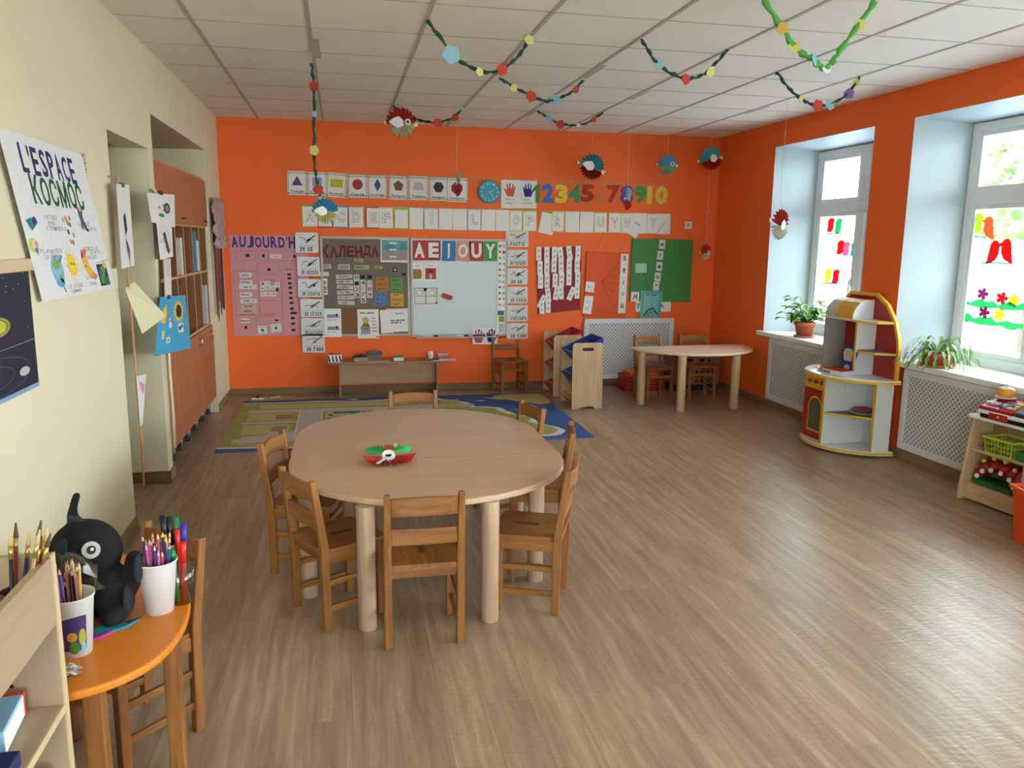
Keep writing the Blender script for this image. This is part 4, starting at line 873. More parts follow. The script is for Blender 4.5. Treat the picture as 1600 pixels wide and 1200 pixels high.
for k in range(6): lab_(523+k*.4, 428+k*8.2, 549+k*.4, 434+k*8.2, '#c4bab4', tl=(k % 3-1)*.05)
for (x, ys, st) in ((551,[(0,'#3a6a4a'),(1,'#24242a'),(2,'#b5402a'),(3,'#2a3a6a')],428),(561,[(4,'#2a5a9a'),(6,'#b8b03a'),(7,'#b5502a'),(5,'#3a3a3a')],436),(571.5,[(10,'#8a8a8a'),(8,'#b5282a'),(9,'#5a3a8a')],437)):
    for k, (nn, c) in enumerate(ys): lab_(x, st+k*9.2, x+8.5, st+9+k*9.2, '#cfc9c2', str(nn), tm=mat(c,.7))
for x in (561, 572.5): lab_(x, 428.5, x+7, 434.5, '#1c1a1a', sc=False)
for k in range(3): lab_(586, 432+k*7.4, 606, 439+k*7.4, '#b5712e'); lab_(585-k*1.5, 456+k*7, 604-k*1.5, 462.5+k*7, '#5a7ab0', tl=-.08); lab_(609, 433+k*7.4, 629, 440+k*7.4, '#5f8f52'); lab_(609, 457+k*7.2, 630, 463.5+k*7.2, '#cf9a3c', tl=.06)
lab_(613,417,620,423,'#201d1d',sc=False); lab_(628,425,634,429.5,'#201d1d',sc=False)
MB().cyl((0,0,0),(0,-.004,0),.012,mat('#b9b2ac',.6),n=12).done('magnet', t, loc=(X(616.5),-.003,Z(420)))
def pin(x0,y0,x1,y1): return None
def put(name, label, cat, sp, off, tl, fn, base=PAPER, group=None):
    u, v, w, h = sp; m = MB().sheet(w, h, base); fn(m, w, h); return m.done(name, label=label, cat=cat, group=group, **on('B', u, v, off, tl))
def weather(m, w, h):
    m.rect(-w/2+.01,h*.5,w/2-.01,h-.012,mat('#6f98a6',.7)).rect(-w/2+.01,.02,w/2-.01,h*.5,mat('#9c8e86',.7)); m.poly([(-w*.45,h*.55),(-w*.2,h*.85),(.1*w,h*.6),(w*.3,h*.9),(w*.45,h*.55)],mat('#4c8d93',.7),2)
    for z in (.78,.5,.2): m.rect(-w*.2,h*z,w*.05,h*z+.018,mat('#cdd6d8',.7),3)
put('weather_poster', 'framed blue and grey weather picture at the upper right of the cork board', 'poster', span(0.394,1.569, 0.686,1.335), .0229, .01, weather)
def helper(m, w, h):
    m.scrib(-w*.4,h*.82,w*.4,h*.93,1,INK,2,.006,3).disc(-w*.12,h*.62,w*.16,mat('#d2a06c',.8),2).poly([(-w*.3,h*.42),(w*.08,h*.42),(w*.02,h*.52),(-w*.22,h*.52)],mat('#4f8a3e',.8),3).rect(-w*.36,h*.32,w*.1,h*.42,mat('#b5793a',.8),2)
    for k in range(5): m.rect(-w*.33+k*w*.09,h*.14,-w*.28+k*w*.09,h*.33,mat('#3a4a7a',.8),3)
    m.scrib(w*.14,h*.2,w*.45,h*.75,5,INK,2,.004,8).rect(w*.38,h*.03,w*.46,h*.07,BLACK,3)
put('helper_sheet', 'white sheet with a child figure drawing hanging below the cork board', 'paper', span(0.150,0.863, 0.363,0.566), .0264, .0, helper)
put('paper_sheet', 'blank white sheet peeking out behind the lettered sheet on the cork board', 'paper', span(0.388,0.855, 0.514,0.617), .0188, -.05, lambda m,w,h: None)
put('lettered_sheet', 'white sheet with blue handwriting pinned askew on the cork board', 'paper', span(0.446,0.867, 0.685,0.628), .0199, -.03, lambda m,w,h: m.scrib(-w*.35,h*.35,w*.3,h*.55,2,mat('#46527a',.8),2,.006,4).scrib(-w*.15,h*.72,w*.35,h*.86,1,mat('#7a84b0',.8),2,.005,5))
def trucks(m, w, h):
    for z, s in ((.68,1),(.25,2)): m.poly([(-w*.35,h*z),(w*.38,h*z),(w*.38,h*(z+.05)),(w*.2,h*(z+.12)),(-w*.3,h*(z+.12))],mat('#7d86a0',.8),2).disc(w*.25,h*(z+.1),.012,BLACK,3).scrib(-w*.4,h*(z-.12),w*.4,h*(z-.03),1,GREYL,2,.003,s)
put('picture_sheet', 'white sheet with two grey blue pictures at the lower left of the cork board', 'paper', span(-0.179,0.871, -0.010,0.584), .0268, 0, trucks)
put('small_picture', 'small orange and green picture strip at the left edge of the cork board', 'picture', span(-0.195,1.172, -0.137,1.012), .0229, 0, lambda m,w,h: m.disc(0,h*.75,.02,mat('#8a9a5a',.8),2).disc(0,h*.4,.025,mat('#b57a4a',.8),2).rect(-.02,h*.1,.02,h*.22,mat('#a85a3a',.8),2))
put('mini_strip', 'grey striped paper strip above the small picture on the cork board', 'paper', span(-0.212,1.235, -0.119,1.197), .0229, 0, lambda m,w,h: m.line([(-w*.4,h*.5),(w*.4,h*.5)],.006,GREYL,2), PAPER2)
# vowels on the whiteboard
for ch, p0, p1, c, lab, tl in (('A',(0.714,1.560),(0.855,1.356),'#b8302c','red card with a white letter A, leftmost on the whiteboard',0),('E',(0.857,1.562),(1.000,1.357),'#a92c2a','dark red card with a white letter E on the whiteboard',0),('I',(1.014,1.557),(1.152,1.351),'#2d74a6','blue card with a white letter I on the whiteboard',.02),('O',(1.146,1.559),(1.292,1.352),'#d98a86','pink card with a white letter O tilted on the whiteboard',.12),('U',(1.299,1.560),(1.447,1.353),'#b5302e','red card with a white letter U on the whiteboard',-.01),('Y',(1.446,1.556),(1.589,1.354),'#3b8f3f','green card with a white letter Y, rightmost on the whiteboard',0)):
    u, v, w, h = span(*p0, *p1); m = MB().sheet(w, h, mat(c,.6)); m.text(ch, -w*(.1 if ch == 'I' else .4), h*.12, w*(.1 if ch == 'I' else .4), h*.9, mat('#8d2a28' if ch in 'AEUO' else '#2a5a50',.7), 1, .075); m.text(ch, -w*(.08 if ch == 'I' else .37), h*.14, w*(.08 if ch == 'I' else .37), h*.88, PAPER, 2, .05)
    m.done('letter_card', label=lab, cat='card', group='vowel cards on the whiteboard', **on('B', u, v, .022, tl))
put('picture_card', 'white card with a brown square creature picture at the left of the whiteboard', 'card', span(0.692,1.329, 0.821,1.147), .022, 0, lambda m,w,h: m.prism(rrect(-w*.38,h*.12,w*.38,h*.66,.02,3),-.0018,-.001,mat('#9a7440',.8)).scrib(-w*.3,h*.8,w*.3,h*.9,1,INK,2,.003,2) and None)
def house(m, w, h): m.rect(-w*.4,h*.1,w*.4,h*.72,mat('#b5453e',.8)).poly([(-w*.3,h*.45),(w*.3,h*.45),(0,h*.68)],mat('#7d2420',.8),2).rect(-w*.12,h*.12,w*.14,h*.44,mat('#7f8a5e',.8),2).rect(-w*.05,h*.14,w*.07,h*.36,mat('#d8cfa8',.8),3).scrib(-w*.35,h*.82,w*.35,h*.9,1,mat('#a85a50',.8),2,.003,3)
put('picture_card', 'white card with a red house picture on the left half of the whiteboard', 'card', span(0.829,1.330, 0.966,1.148), .022, 0, house)
def sched(m, w, h):
    m.frame(-w*.45,h*.08,w*.45,h*.95,.008,GREYL,1).line([(0,h*.1),(0,h*.93)],.012,GREYL,1).line([(-w*.42,h*.5),(w*.42,h*.5)],.006,GREYL,1)
    for s in (-1,1): m.disc(s*w*.25,h*.68,w*.13,GREYL,2).disc(s*w*.25,h*.68,w*.11,PAPER2,3)
    m.rect(w*.38,h*.1,w*.45,h*.2,BLACK,3)
put('worksheet', 'white worksheet with two circles held by a black magnet on the whiteboard', 'paper', span(0.716,1.089, 0.978,0.897), .022, 0, sched, PAPER2)
tag(MB().cyl((0,0,0),(0,-.008,0),.018,BLACK,n=16).done('magnet', loc=((0.840,1.062)[0], DW-.024, (0.840,1.062)[1])), 'black round magnet holding the worksheet on the whiteboard', 'magnet')
u, v = 1.065,0.990
MB().prism(rrect(-.055,-.022,.055,.022,.01),-.02,0,mat('#a02c24',.6)).done('board_eraser', loc=(u, DW-.02, v), rot=(0,.3,0), bevel=.003, label='small red eraser stuck on the middle of the whiteboard', cat='eraser')
def numstrip(m, w, h):
    for k in range(11):
        z = h*(.95-.063*k); m.text(str(k), w*.08, z-.018, w*.38, z+.012, mat(('#3a4a7a','#a03a3a','#3a6a4a')[k % 3],.8), 2)
        m.disc(-w*.22, z, .012, mat(('#8a2a3a','#4a7a4a','#b56a6a','#4a5a9a')[k % 4],.8), 2)
    m.rect(-w*.45,h*.205,w*.3,h*.255,mat('#5a6078',.8),2).rect(-w*.3,h*.13,w*.35,h*.195,mat('#8f9a4a',.8),2); m.scrib(-w*.3,.02,w*.4,h*.11,4,mat('#6a8a7a',.8),2,.005,6)
put('number_strip', 'narrow white strip of numbers and dots on the right edge of the whiteboard', 'strip', span(1.594,1.557, 1.685,0.595), .024, 0, numstrip)
# red pocket poster with word cards
u, v, w, h = span(2.012,1.503, 2.499,0.814); RP = mat('#8f1520', .6)
t = thing('red_poster', 'dark red poster covered with small white letter cards', 'poster', (u, DW-.004, v))
def X(px): return (px-838)/67*w - w/2
def Z(py): return (488-py)/102*h
m = MB(); m.add([(X(837),0,Z(388)),(X(906),0,Z(384)),(X(906.5),0,Z(484)),(X(842),0,Z(490))], [(0,1,2,3)], RP); m.add([(X(837),-.002,Z(388)),(X(906),-.002,Z(384)),(X(906.5),-.002,Z(484)),(X(842),-.002,Z(490))], [(0,1,2,3)], RP); m.done('poster_sheet', t, pad=.0044)
PCS = [(837,387,0),(849,387,0),(860,387,0),(871,387,-.15),(884,385,-.15),(896,385,0),(839,409,0),(849,408,0),(860,405,0),(871,406,-.05),(883,405,0),(895,405,0),(840,430,0),(850,429,0),(862,428,0),(872,427,0),(883,425,0),(896,425,0),(838,460,.5),(853,451,-.12),(863,448,.15),(872,447,-.05),(883,448,.4),(896,446,0),(843,470,-.05),(852,468,-.03)]
for k, (x, y, tl) in enumerate(PCS):
    ww, hh = .056, .145; q = MB(); q.box(-ww/2, ww/2, -.002, 0, 0, hh, PAPER)
    for j in range(2): q.line([(-ww*.15,hh*(.25+.38*j)),(ww*.1,hh*(.32+.38*j)),(-ww*.05,hh*(.4+.38*j))],.006,INK,3)
    q.done('letter_card', t, loc=(X(x+4.5), -.003-.0032*(k*7 % 5 if k < 24 else k-19), Z(y+20)), rot=(0,tl,0))
# orange folder
u, v, w, h = span(2.546,1.454, 3.025,0.769); OF = mat('#d9501a', .6)
t = thing('orange_folder', 'orange folder with the letters a e i o u in a column', 'folder', (u, DW-.004, v), (0,.02,0))
def X(px): return (px-914)/63*w - w/2
def Z(py): return (494-py)/100*h
m = MB(); m.box(-w/2, w/2, -.02, .0044, 0, h, OF); m.done('folder_sheet', t, bevel=.003)
m = MB(); dk = mat('#8a3210', .7)
for (x, y) in ((963,411),(963,427),(963,443),(960,460),(958,480)): m.line([(X(937),Z(440)),(X(x),Z(y))],.004,dk,2)
m.done('ray', t, loc=(0,-.0195,0))
q = MB(); ww = .085; q.box(-ww/2, ww/2, -.002, 0, 0, h*.93, PAPER)
for ch, zz, c in (('a',.83,'#7a5a70'),('e',.64,'#4a4a90'),('i',.45,'#3a3a6a'),('o',.27,'#b0a890'),('u',.08,'#7a4a50')): q.text(ch, -.017 if ch != 'i' else -.005, h*zz, .017 if ch != 'i' else .005, h*zz+.05, mat(c,.8), 3, .03)
q.done('letter_strip', t, loc=(X(970), -.0205, h*.055))
for y0, y1, tl, s in ((440,456,.1,1),(462,490,.1,2)):
    q = MB(); q.box(-.05,.05,-.002,0,0,Z(y0)-Z(y1),PAPER); q.scrib(-.03,.02,.035,Z(y0)-Z(y1)-.02,s,mat('#7a86a8',.8),3,.005,s); q.done('letter_card', t, loc=(X(920-(y0-440)*.1), -.0205, Z(y1)), rot=(0,tl,0))
# strings that hold them
def wire(p, r, m, name, label, cat='string', **k): return MB().tube(p, r, m, 6).done(name, label=label, cat=cat, **k)
u1_, v1_ = 2.689,1.644
STR = mat('#d9b8a0', .8)
wire([(u-.14,DW-.012,v+h-.02),(u+.0,DW-.008,v+h+.22),(u+.005,DW-.008,v+h+.225),(u+.22,DW-.012,v+h-.01)], .0025, STR, 'hanging_string', 'thin pale string from which the orange folder hangs')
# green board
u, v, w, h = span(3.058,1.601, 3.766,0.926); GB = mat('#3c8240', .6)
t = thing('green_board', 'green card board with black Cyrillic letters in a column near the corner', 'board', (u, DW-.004, v), (0,.012,0))
def X(px): return (px-986)/91*w - w/2
def Z(py): return (471-py)/98*h
MB().box(-w/2, w/2, -.014, .0044, 0, h, GB).done('board_sheet', t, bevel=.003)
m = MB(); dg = mat('#2c6a34', .7)
for k in range(6): m.line([(X(1038),Z(425)),(X(1070),Z(385+k*15))],.003,dg,2).line([(X(1004),Z(428)),(X(1020),Z(385+k*15))],.003,dg,2)
m.done('ray', t, loc=(0,-.0135,0))
for ch, x, y in (('ы',1030,381),('у',1028,398),('и',1027.5,415.5),('о',1026,432),('а',1024.5,446.5)):
    q = MB(); q.box(-.034,.034,-.002,0,0,.095,PAPER2); q.text(ch, -.017,.03,.017,.065,INK,3,.04); q.done('letter_card', t, loc=(X(x),-.0145,Z(y+7)), rot=(0,.02,0))
q = MB(); q.box(-.065,.065,-.002,0,0,.1,mat('#a9cfb5',.7)); q.done('note', t, loc=(X(1001),-.0145,Z(426)), rot=(0,-.03,0))
wire([(u-.12,DW-.012,v+h-.01),(u+.08,DW-.008,v+h+.26),(u+.36,DW-.012,v+h-.01)], .0025, mat('#9a8a70',.8), 'hanging_string', 'thin tan string from which the green board hangs')
def teal(m, w, h):
    m.frame(-w*.44,h*.04,w*.44,h*.96,.012,mat('#4f8f86',.8),1).scrib(-w*.3,h*.82,w*.3,h*.9,1,mat('#3f6a6a',.8),2,.005,7).line([(-w*.3,h*.1),(-w*.1,h*.3),(w*.1,h*.36),(w*.3,h*.15)],.02,mat('#2f5a60',.8),2).line([(-w*.15,h*.1),(w*.02,h*.24),(w*.15,h*.1)],.012,mat('#3a6a6e',.8),2)
put('alphabet_sheet', 'white sheet showing a purple A, mostly hidden behind the teal booklet', 'paper', span(3.136,0.935, 3.545,0.814), .012, 0, lambda m,w,h: m.text('А', w*.2,h*.3,w*.3,h*.75,PURPLE,2,.03).text('У', -w*.48,h*.3,-w*.38,h*.8,PURPLE,2,.03) and None)
put('teal_booklet', 'teal booklet with a dark drawing hanging at the foot of the green board', 'booklet', span(3.183,1.040, 3.427,0.751), .0186, .02, teal, mat('#74b5ac',.7))
put('small_card', 'small white card with a dark drawing at the lower left of the green board', 'card', span(3.073,1.033, 3.166,0.928), .0177, .04, lambda m,w,h: m.line([(-w*.2,h*.2),(-w*.1,h*.7),(w*.05,h*.4),(w*.2,h*.75),(w*.25,h*.2)],.008,INK,2))
u, v, w, h = span(3.659,1.793, 3.753,1.713)
t = thing('wall_switch', 'small white switch on the orange wall right of the alphabet row', 'switch', (u, DW-.001, v))
MB().box(-.04,.04,-.012,0,0,.08,PAPER).done('switch_plate', t, bevel=.004); MB().box(-.018,.018,-.017,-.012,.02,.06,mat('#b5aca8',.5)).done('rocker', t, bevel=.002)

# ------------------------------------------------------------------ left wall
# cupboard in the niche
TC = wood('cupboard_front', '#a4603c', '#b46f48', 'z', .45, .6); CA = wood('cupboard_inside', '#7d4d22', '#935e2e', 'z', .55, .6); CE = mat('#c79c70', .5)
XF = LW-.03
t = thing('niche_cupboard', 'tall brown cupboard with open pigeonholes in the wall niche', 'cupboard', (XF, 6.455, 0))
h2 = 1.005; dp = .42
MB().box(-dp,0,-h2,-h2+.018,.14,2.04,CA).done('side_panel', t); MB().box(-dp,0,h2-.018,h2,.14,2.04,CA).done('side_panel', t)
MB().box(-dp,0,-h2,h2,2.04,2.058,CE).box(-dp,-.003,-h2+.018,h2-.018,.14,.158,CA).done('carcass_board', t)
MB().box(-dp,-dp+.01,-h2,h2,.14,2.04,CA).done('back_panel', t)
for y in (-.335,.335): MB().box(-dp,-.004,y-.014,y+.014,.158,2.04,CA).done('middle_panel', t)
for z in (.80,1.265,1.64):
    m = MB().box(-dp,-.004,-h2+.018,h2-.018,z,z+.018,CA); m.box(-.004,0,-h2+.018,h2-.018,z,z+.018,CE); m.done('shelf', t)
for y in (-.67,0,.67): m = MB().box(-dp,-.004,y-.008,y+.008,.818,1.64,CA); m.box(-.004,0,y-.008,y+.008,.818,1.64,CE); m.done('divider', t)
for y in (-h2+.009,-.335,.335,h2-.009): MB().box(0,.002,y-.012,y+.012,.818,1.64,CE).done('edge_strip', t)
HM = mat('#b9b6b0', .25, metal=.9)
for k, (y, bw_, hu, hl) in enumerate(((-h2,1.34,.85,1.27),(.335,.67,.5,.5))):
    d = MB().box(.001,.02,y+.004,y+bw_-.004,1.655,2.035,TC).done('upper_door', t, bevel=.002)
    MB().box(.02,.034,y+hu,y+hu+.1,1.69,1.70,BLACK).done('handle', d, bevel=.002)
    d = MB().box(.001,.02,y+.004,y+bw_-.004,.15,.80,TC).done('lower_door', t, bevel=.002)
    MB().tube([(.02,y+hl,.70),(.045,y+hl,.705),(.045,y+hl,.755),(.02,y+hl,.76)],.006,HM,8).done('handle', d)
for y in (-.93,-.62,-.34,-.05,.30,.62,.93): MB().cyl((-.05,y,0),(-.05,y,.13),.022,mat('#8d8d90',.25,metal=.8),n=14).cyl((-.05,y,.12),(-.05,y,.14),.035,mat('#7a7a7c',.3,metal=.8),n=14).done('foot', t)
def book(y, x, z, w, d, h, c, lab, tilt=0):
    m = MB(); m.box(-d,0,-w/2,w/2,0,h,mat(c,.6)); m.box(-d+.003,-.003,-w/2+.003,w/2-.003,.002,h+.001,PAPER2)
    m.done('file_folder', loc=(XF-x, y, z), rot=(tilt,0,0), label=lab, cat='folder')
book(6.36,.004,1.284,.07,.24,.27,'#d9d6d0','white file standing in an upper pigeonhole of the cupboard')
book(6.96,.004,1.284,.05,.24,.32,'#4f86a8','tall pale blue file in the right upper pigeonhole of the cupboard')
book(7.06,.004,1.284,.08,.24,.25,'#cfd3d6','short white file right of the blue file in the cupboard')
book(7.36,.004,.82,.12,.25,.33,'#b9bac0','wide pale file in the lower right pigeonhole of the cupboard')
tag(MB().box(-.15,.0,-.1,.1,0,.025,PAPER2).done('paper_stack', loc=(XF-.04,6.96,.82)), 'low stack of white paper in the lower pigeonhole of the cupboard', 'paper')
# striped hanging strips near the corner
t = thing('hanging_strips', 'coloured strips hanging under a crumpled silver bag on the cream wall by the corner', 'hanging', (LW+.004, 7.86, 1.0))
for k, (y, w_, c, z0) in enumerate(((-.30,.05,'#c9b9a4',-.12),(-.24,.03,'#2a2422',-.15),(-.19,.035,'#8a2a22',-.05),(-.14,.03,'#2a2422',-.2),(-.08,.05,'#b03a2a',-.02),(-.02,.03,'#1d1d22',-.16),(.04,.04,'#d9b52a',-.05),(.10,.04,'#7a2020',-.1),(.17,.09,'#263a5c',-.12),(.24,.05,'#1d2a48',-.12))):
    MB().prism([(y-w_/2,z0+.03),(y,z0),(y+w_/2,z0+.03),(y+w_/2,.62),(y-w_/2,.62)], .004+.003*(k % 3), .008+.003*(k % 3), mat(c,.8), 'yz').done('strip', t)
bag = MB(); R = random.Random(5); n = 14
vs = []; fs = []
for i in range(n+1):
    for j in range(n+1): vs.append((.03+R.uniform(-.012,.02), -.33+.64*j/n+R.uniform(-.01,.01), .47+.44*i/n+R.uniform(-.01,.01)))
for i in range(n):
    for j in range(n): a = i*(n+1)+j; fs.append((a,a+1,a+n+2,a+n+1))
bag.add(vs, fs, mat('#b3a9a8',.35,metal=.3,noise=.25,scale=20)); bag.done('silver_bag', t, mods=(('SOLIDIFY',dict(thickness=.002)),))
# space poster: hangs askew, its near edge pulled down
def quadsheet(cor, name, label, cat, base, fn, off=.003, nx=1):
    """sheet on the left wall given by its four corners (y,z): tl, tr, br, bl"""
    (a, b_, c, d) = [Vector((p[0], p[1])) for p in cor]; o = (c+d)/2
    class Q(MB):
        def P(s, u, v): q = (d*(1-u)+c*u)*(1-v)+(a*(1-u)+b_*u)*v - o; return q.x, q.y
    m = Q(); fn(m)
    for i, (x, y, z) in enumerate(m.v): q = m.P(x, z); m.v[i] = (q[0], y, q[1])
    k = len(m.v); pp = [m.P(u, v) for u, v in ((0,0),(1,0),(1,1),(0,1))]
    m.add([(p[0],0,p[1]) for p in pp]+[(p[0],-.0012,p[1]) for p in pp], [(0,1,2,3),(4,5,6,7),(0,1,5,4),(1,2,6,5),(2,3,7,6),(3,0,4,7)], base)
    return m.done(name, label=label, cat=cat, **on('L', o.x, o.y, off))
GLt = mat('#8d8a94', .8, noise=0); NAVY = mat('#2c2768', .7); DGR = mat('#1f5a38', .7)
def space(m):
    m.hand("L'ESPACE", .14, .775, .82, .95, NAVY, 3, .02, .03, .75); m.hand('КОСМОС', .18, .60, .84, .78, DGR, 3, .02, .03, .85)
    for k, s in enumerate((('L\'ÉTOILE',.24,.515,.40),('DANS',.27,.48,.36),('L\'UNIVERS',.24,.445,.48),('ÉTOILE',.66,.49,.84),('FILANTE',.72,.455,.92),('PLANÈTES',.10,.30,.36),('LA TERRE',.14,.265,.32),('LE SOLEIL',.32,.055,.52),('СОЛНЦЕ',.34,.02,.48),('LA LUNE',.58,.10,.72),('ЛУНА',.60,.05,.72),('ÉTOILES ДЕ',.64,.31,.88),('СОМЕТЕ',.72,.28,.9),('ЛЕТЯТ',.66,.245,.82))): m.hand(s[0], s[1], s[2], s[3], s[2]+.028, GLt, 3, 0, .04, .75)
    m.line([(.78,.215),(.99,.235)],.004,GLt,2)
    # sun, moon, earth: plain childlike drawings
    Y1 = mat('#e8c92f',.8)
    for k in range(14): a = 2*pi*k/14; m.line([(.44+.05*cos(a),.215+.07*sin(a)),(.44+.085*cos(a),.215+.115*sin(a))],.005,Y1,2)
    m.disc(.44,.215,.055,Y1,3,.075)
    m.poly([(.60,.31),(.66,.325),(.68,.31),(.655,.28),(.67,.2),(.72,.145),(.76,.12),(.72,.09),(.65,.115),(.59,.19),(.585,.26)],mat('#e9b23c',.8),3).poly([(.60,.31),(.66,.325),(.68,.31),(.655,.28),(.62,.26),(.587,.25)],mat('#d96a5a',.8),4).poly([(.585,.26),(.60,.31),(.615,.28)],mat('#7a4aa0',.8),5).poly([(.7,.155),(.76,.12),(.72,.09),(.67,.107)],mat('#dc8a6a',.8),4)
    m.disc(.25,.19,.065,mat('#7fb4cf',.8),3,.095).poly([(.2,.22),(.24,.27),(.29,.24),(.27,.2),(.22,.19)],mat('#7f9f58',.8),4).poly([(.25,.15),(.3,.18),(.29,.11),(.26,.1)],mat('#8aa864',.8),4).disc(.25,.105,.045,mat('#4f9fc9',.8),4,.03).line([(.26,.10),(.28,.04)],.012,mat('#4a7fb0',.8),3).line([(.29,.24),(.33,.28)],.018,mat('#5a8ab8',.8),3)
    for x, z in ((.425,.225),(.455,.222),(.62,.2)): m.disc(x,z,.006,INK,5,.01)
    # rocket, figure, dots
    m.poly([(.04,.50),(.10,.52),(.13,.47),(.08,.44)],mat('#2d7a78',.8),3).disc(.13,.50,.025,mat('#4a3a88',.8),3)
    m.disc(.055,.35,.045,mat('#b6cf3a',.8),2).disc(.075,.35,.035,mat('#d8cfc4',.8),3).disc(.085,.36,.02,mat('#d99a8a',.8),4).poly([(.05,.33),(.09,.34),(.08,.29)],mat('#6a5aa8',.8),4)
    m.line([(.72,.53),(.71,.61)],.014,mat('#6a3a78',.8),3).line([(.74,.53),(.765,.605)],.014,mat('#6a3a78',.8),3).disc(.735,.60,.02,mat('#d9a08a',.8),4).line([(.73,.575),(.74,.53)],.04,mat('#3a6a48',.8),4).line([(.735,.525),(.715,.475)],.022,mat('#4a4a8a',.8),3).line([(.745,.525),(.775,.465)],.022,mat('#4a4a8a',.8),3).line([(.775,.465),(.79,.455)],.02,mat('#c03a2a',.8),3)
    for x, z, c in ((.51,.53,'#d98a6a'),(.56,.535,'#d9704a'),(.52,.50,'#8a8a8a'),(.545,.49,'#4a8a5a'),(.5,.44,'#3a3a3a'),(.56,.42,'#c9a04a'),(.5,.375,'#d98a7a'),(.53,.37,'#c9605a'),(.47,.52,'#d9a0a0')): m.disc(x,z,.014,mat(c,.8),3,.018)
    m.rect(.775,.035,.93,.205,mat('#39474c',.8),3)
    for x, z, c, r in ((.83,.09,'#4a8a48',.04),(.88,.07,'#3f7a3a',.035),(.82,.15,'#4a6a90',.03),(.87,.16,'#5a8a5a',.03),(.9,.195,'#d9c43a',.03),(.80,.18,'#2a3a4a',.02),(.86,.12,'#b0b048',.012),(.84,.17,'#c9c05a',.012)): m.disc(x,z,r*.9,mat(c,.8),4,r)
quadsheet(((3.024,1.909),(3.913,1.908),(4.289,1.306),(3.290,1.311)), 'space_poster', "large white hand-drawn poster headed L'ESPACE and КОСМОС on the cream wall", 'poster', mat('#dcd9d8',.7), space, .0199)
def solar(m):
    m.line([(0,.34),(.5,.38),(1,.40)],.006,mat('#8a8aa0',.6),2).rect(0,.0,1,.035,mat('#7f9fc0',.6),2).disc(.30,.56,.35,mat('#3a1f30',.6),1,.2).disc(0,.55,.12,mat('#a85a2a',.6),2,.1)
    m.disc(.62,.56,.13,mat('#8f9440',.6),3,.075).disc(.62,.56,.10,mat('#20202a',.6),4,.058).disc(.63,.56,.08,mat('#b8b83a',.6),5,.05)
    for rx, rz in ((.25,.09),(.42,.15)): m.line([(.5+rx*cos(2*pi*k/24), .19+rz*sin(2*pi*k/24)) for k in range(25)],.008,mat('#4a5070',.6),2)
    m.disc(.5,.19,.06,mat('#d98a2a',.6),4,.05)
    for x, z in ((.52,.31),(.85,.17),(.12,.2)): m.disc(x,z,.055,mat('#b0aca4',.6),4,.035)
    m.disc(.45,.08,.05,mat('#4a7a9a',.6),4,.035).line([(.2,.95),(.5,.96)],.008,mat('#7a8a98',.6),2).line([(.2,.95),(.2,.75),(.45,.75)],.008,mat('#5a6a78',.6),2).disc(.38,.85,.02,mat('#a0a8a8',.6),2)
    R = random.Random(2)
    for k in range(24): m.disc(R.uniform(.03,.97),R.uniform(.42,.97),.008,mat('#9a9a90',.6),2,.005)
YS = ((2.988,1.430),(3.194,1.426),(3.199,1.006),(2.883,1.007))
wd_ = YS[1][0]-YS[0][0]
t = thing('solar_system_chart', 'dark solar system wall chart hanging from a wooden slat at the left edge', 'poster', (LW+.004, 0, 0), (0,0,pi/2))
m = MB(); cx, c0, c1 = 2.80, 1.005, 1.45; ww = .85
solar(m)
for i, (x, y, z) in enumerate(m.v): m.v[i] = ((x-.5)*ww, y, c0+z*(c1-c0))
m.box(-ww/2, ww/2, -.0012, 0, c0, c1, mat('#1c1f33',.45)); m.done('chart_sheet', t, loc=(cx,0,0), pad=.0044)
MB().box(-ww/2-.01, ww/2+.01, -.016, 0, 1.43, 1.475, mat('#cdb391',.6)).done('slat', t, loc=(cx,0,0), bevel=.003)
# patterned strip behind the space poster
def patt(m):
    R = random.Random(8)
    for k in range(90): m.disc(R.uniform(.05,.95),R.uniform(.02,.98),.06,mat(('#6a5048','#8a4a3a','#5a5a60')[k % 3],.8),2,.012)
quadsheet(((3.896,1.909),(4.026,1.925),(4.037,1.755),(3.922,1.776)), 'patterned_paper', 'narrow brown patterned paper peeking out beside the space poster', 'paper', mat('#c9b79c',.8), patt, .004)
# strings of drawings hung in front of the openings' edges
def hang(name, label, pts, fn, base, yaw, off=.0, cat='drawing', group='drawings hung on strings'):
    """paper hanging near (y,z) corners tl,tr,br,bl on the wall plane, turned by yaw about its string"""
    return quadsheet(pts, name, label, cat, base, fn, off)
def bird(m): m.poly([(.35,.62),(.5,.66),(.55,.6),(.6,.45),(.45,.38),(.38,.5)],mat('#33323a',.8),2).poly([(.42,.36),(.58,.3),(.72,.18),(.6,.08),(.48,.2)],mat('#5a4a68',.8),2).poly([(.55,.2),(.7,.16),(.66,.06),(.58,.08)],mat('#a06a6a',.8),3).line([(.62,.08),(.66,.0)],.03,INK,2)
def bug(m): m.disc(.66,.55,.13,mat('#3a4048',.8),2,.17).disc(.66,.55,.07,mat('#8a94a0',.8),3,.1).line([(.5,.66),(.54,.6)],.03,INK,2).line([(.5,.45),(.56,.5)],.03,INK,2).disc(.36,.55,.05,mat('#a8b07a',.8),2,.06).poly([(.3,.28),(.42,.24),(.55,.27),(.5,.36),(.36,.36)],mat('#3f8a4a',.8),2).line([(.8,.7),(.86,.78)],.015,YELLOW,2).disc(.84,.4,.02,mat('#d9c86a',.8),2)
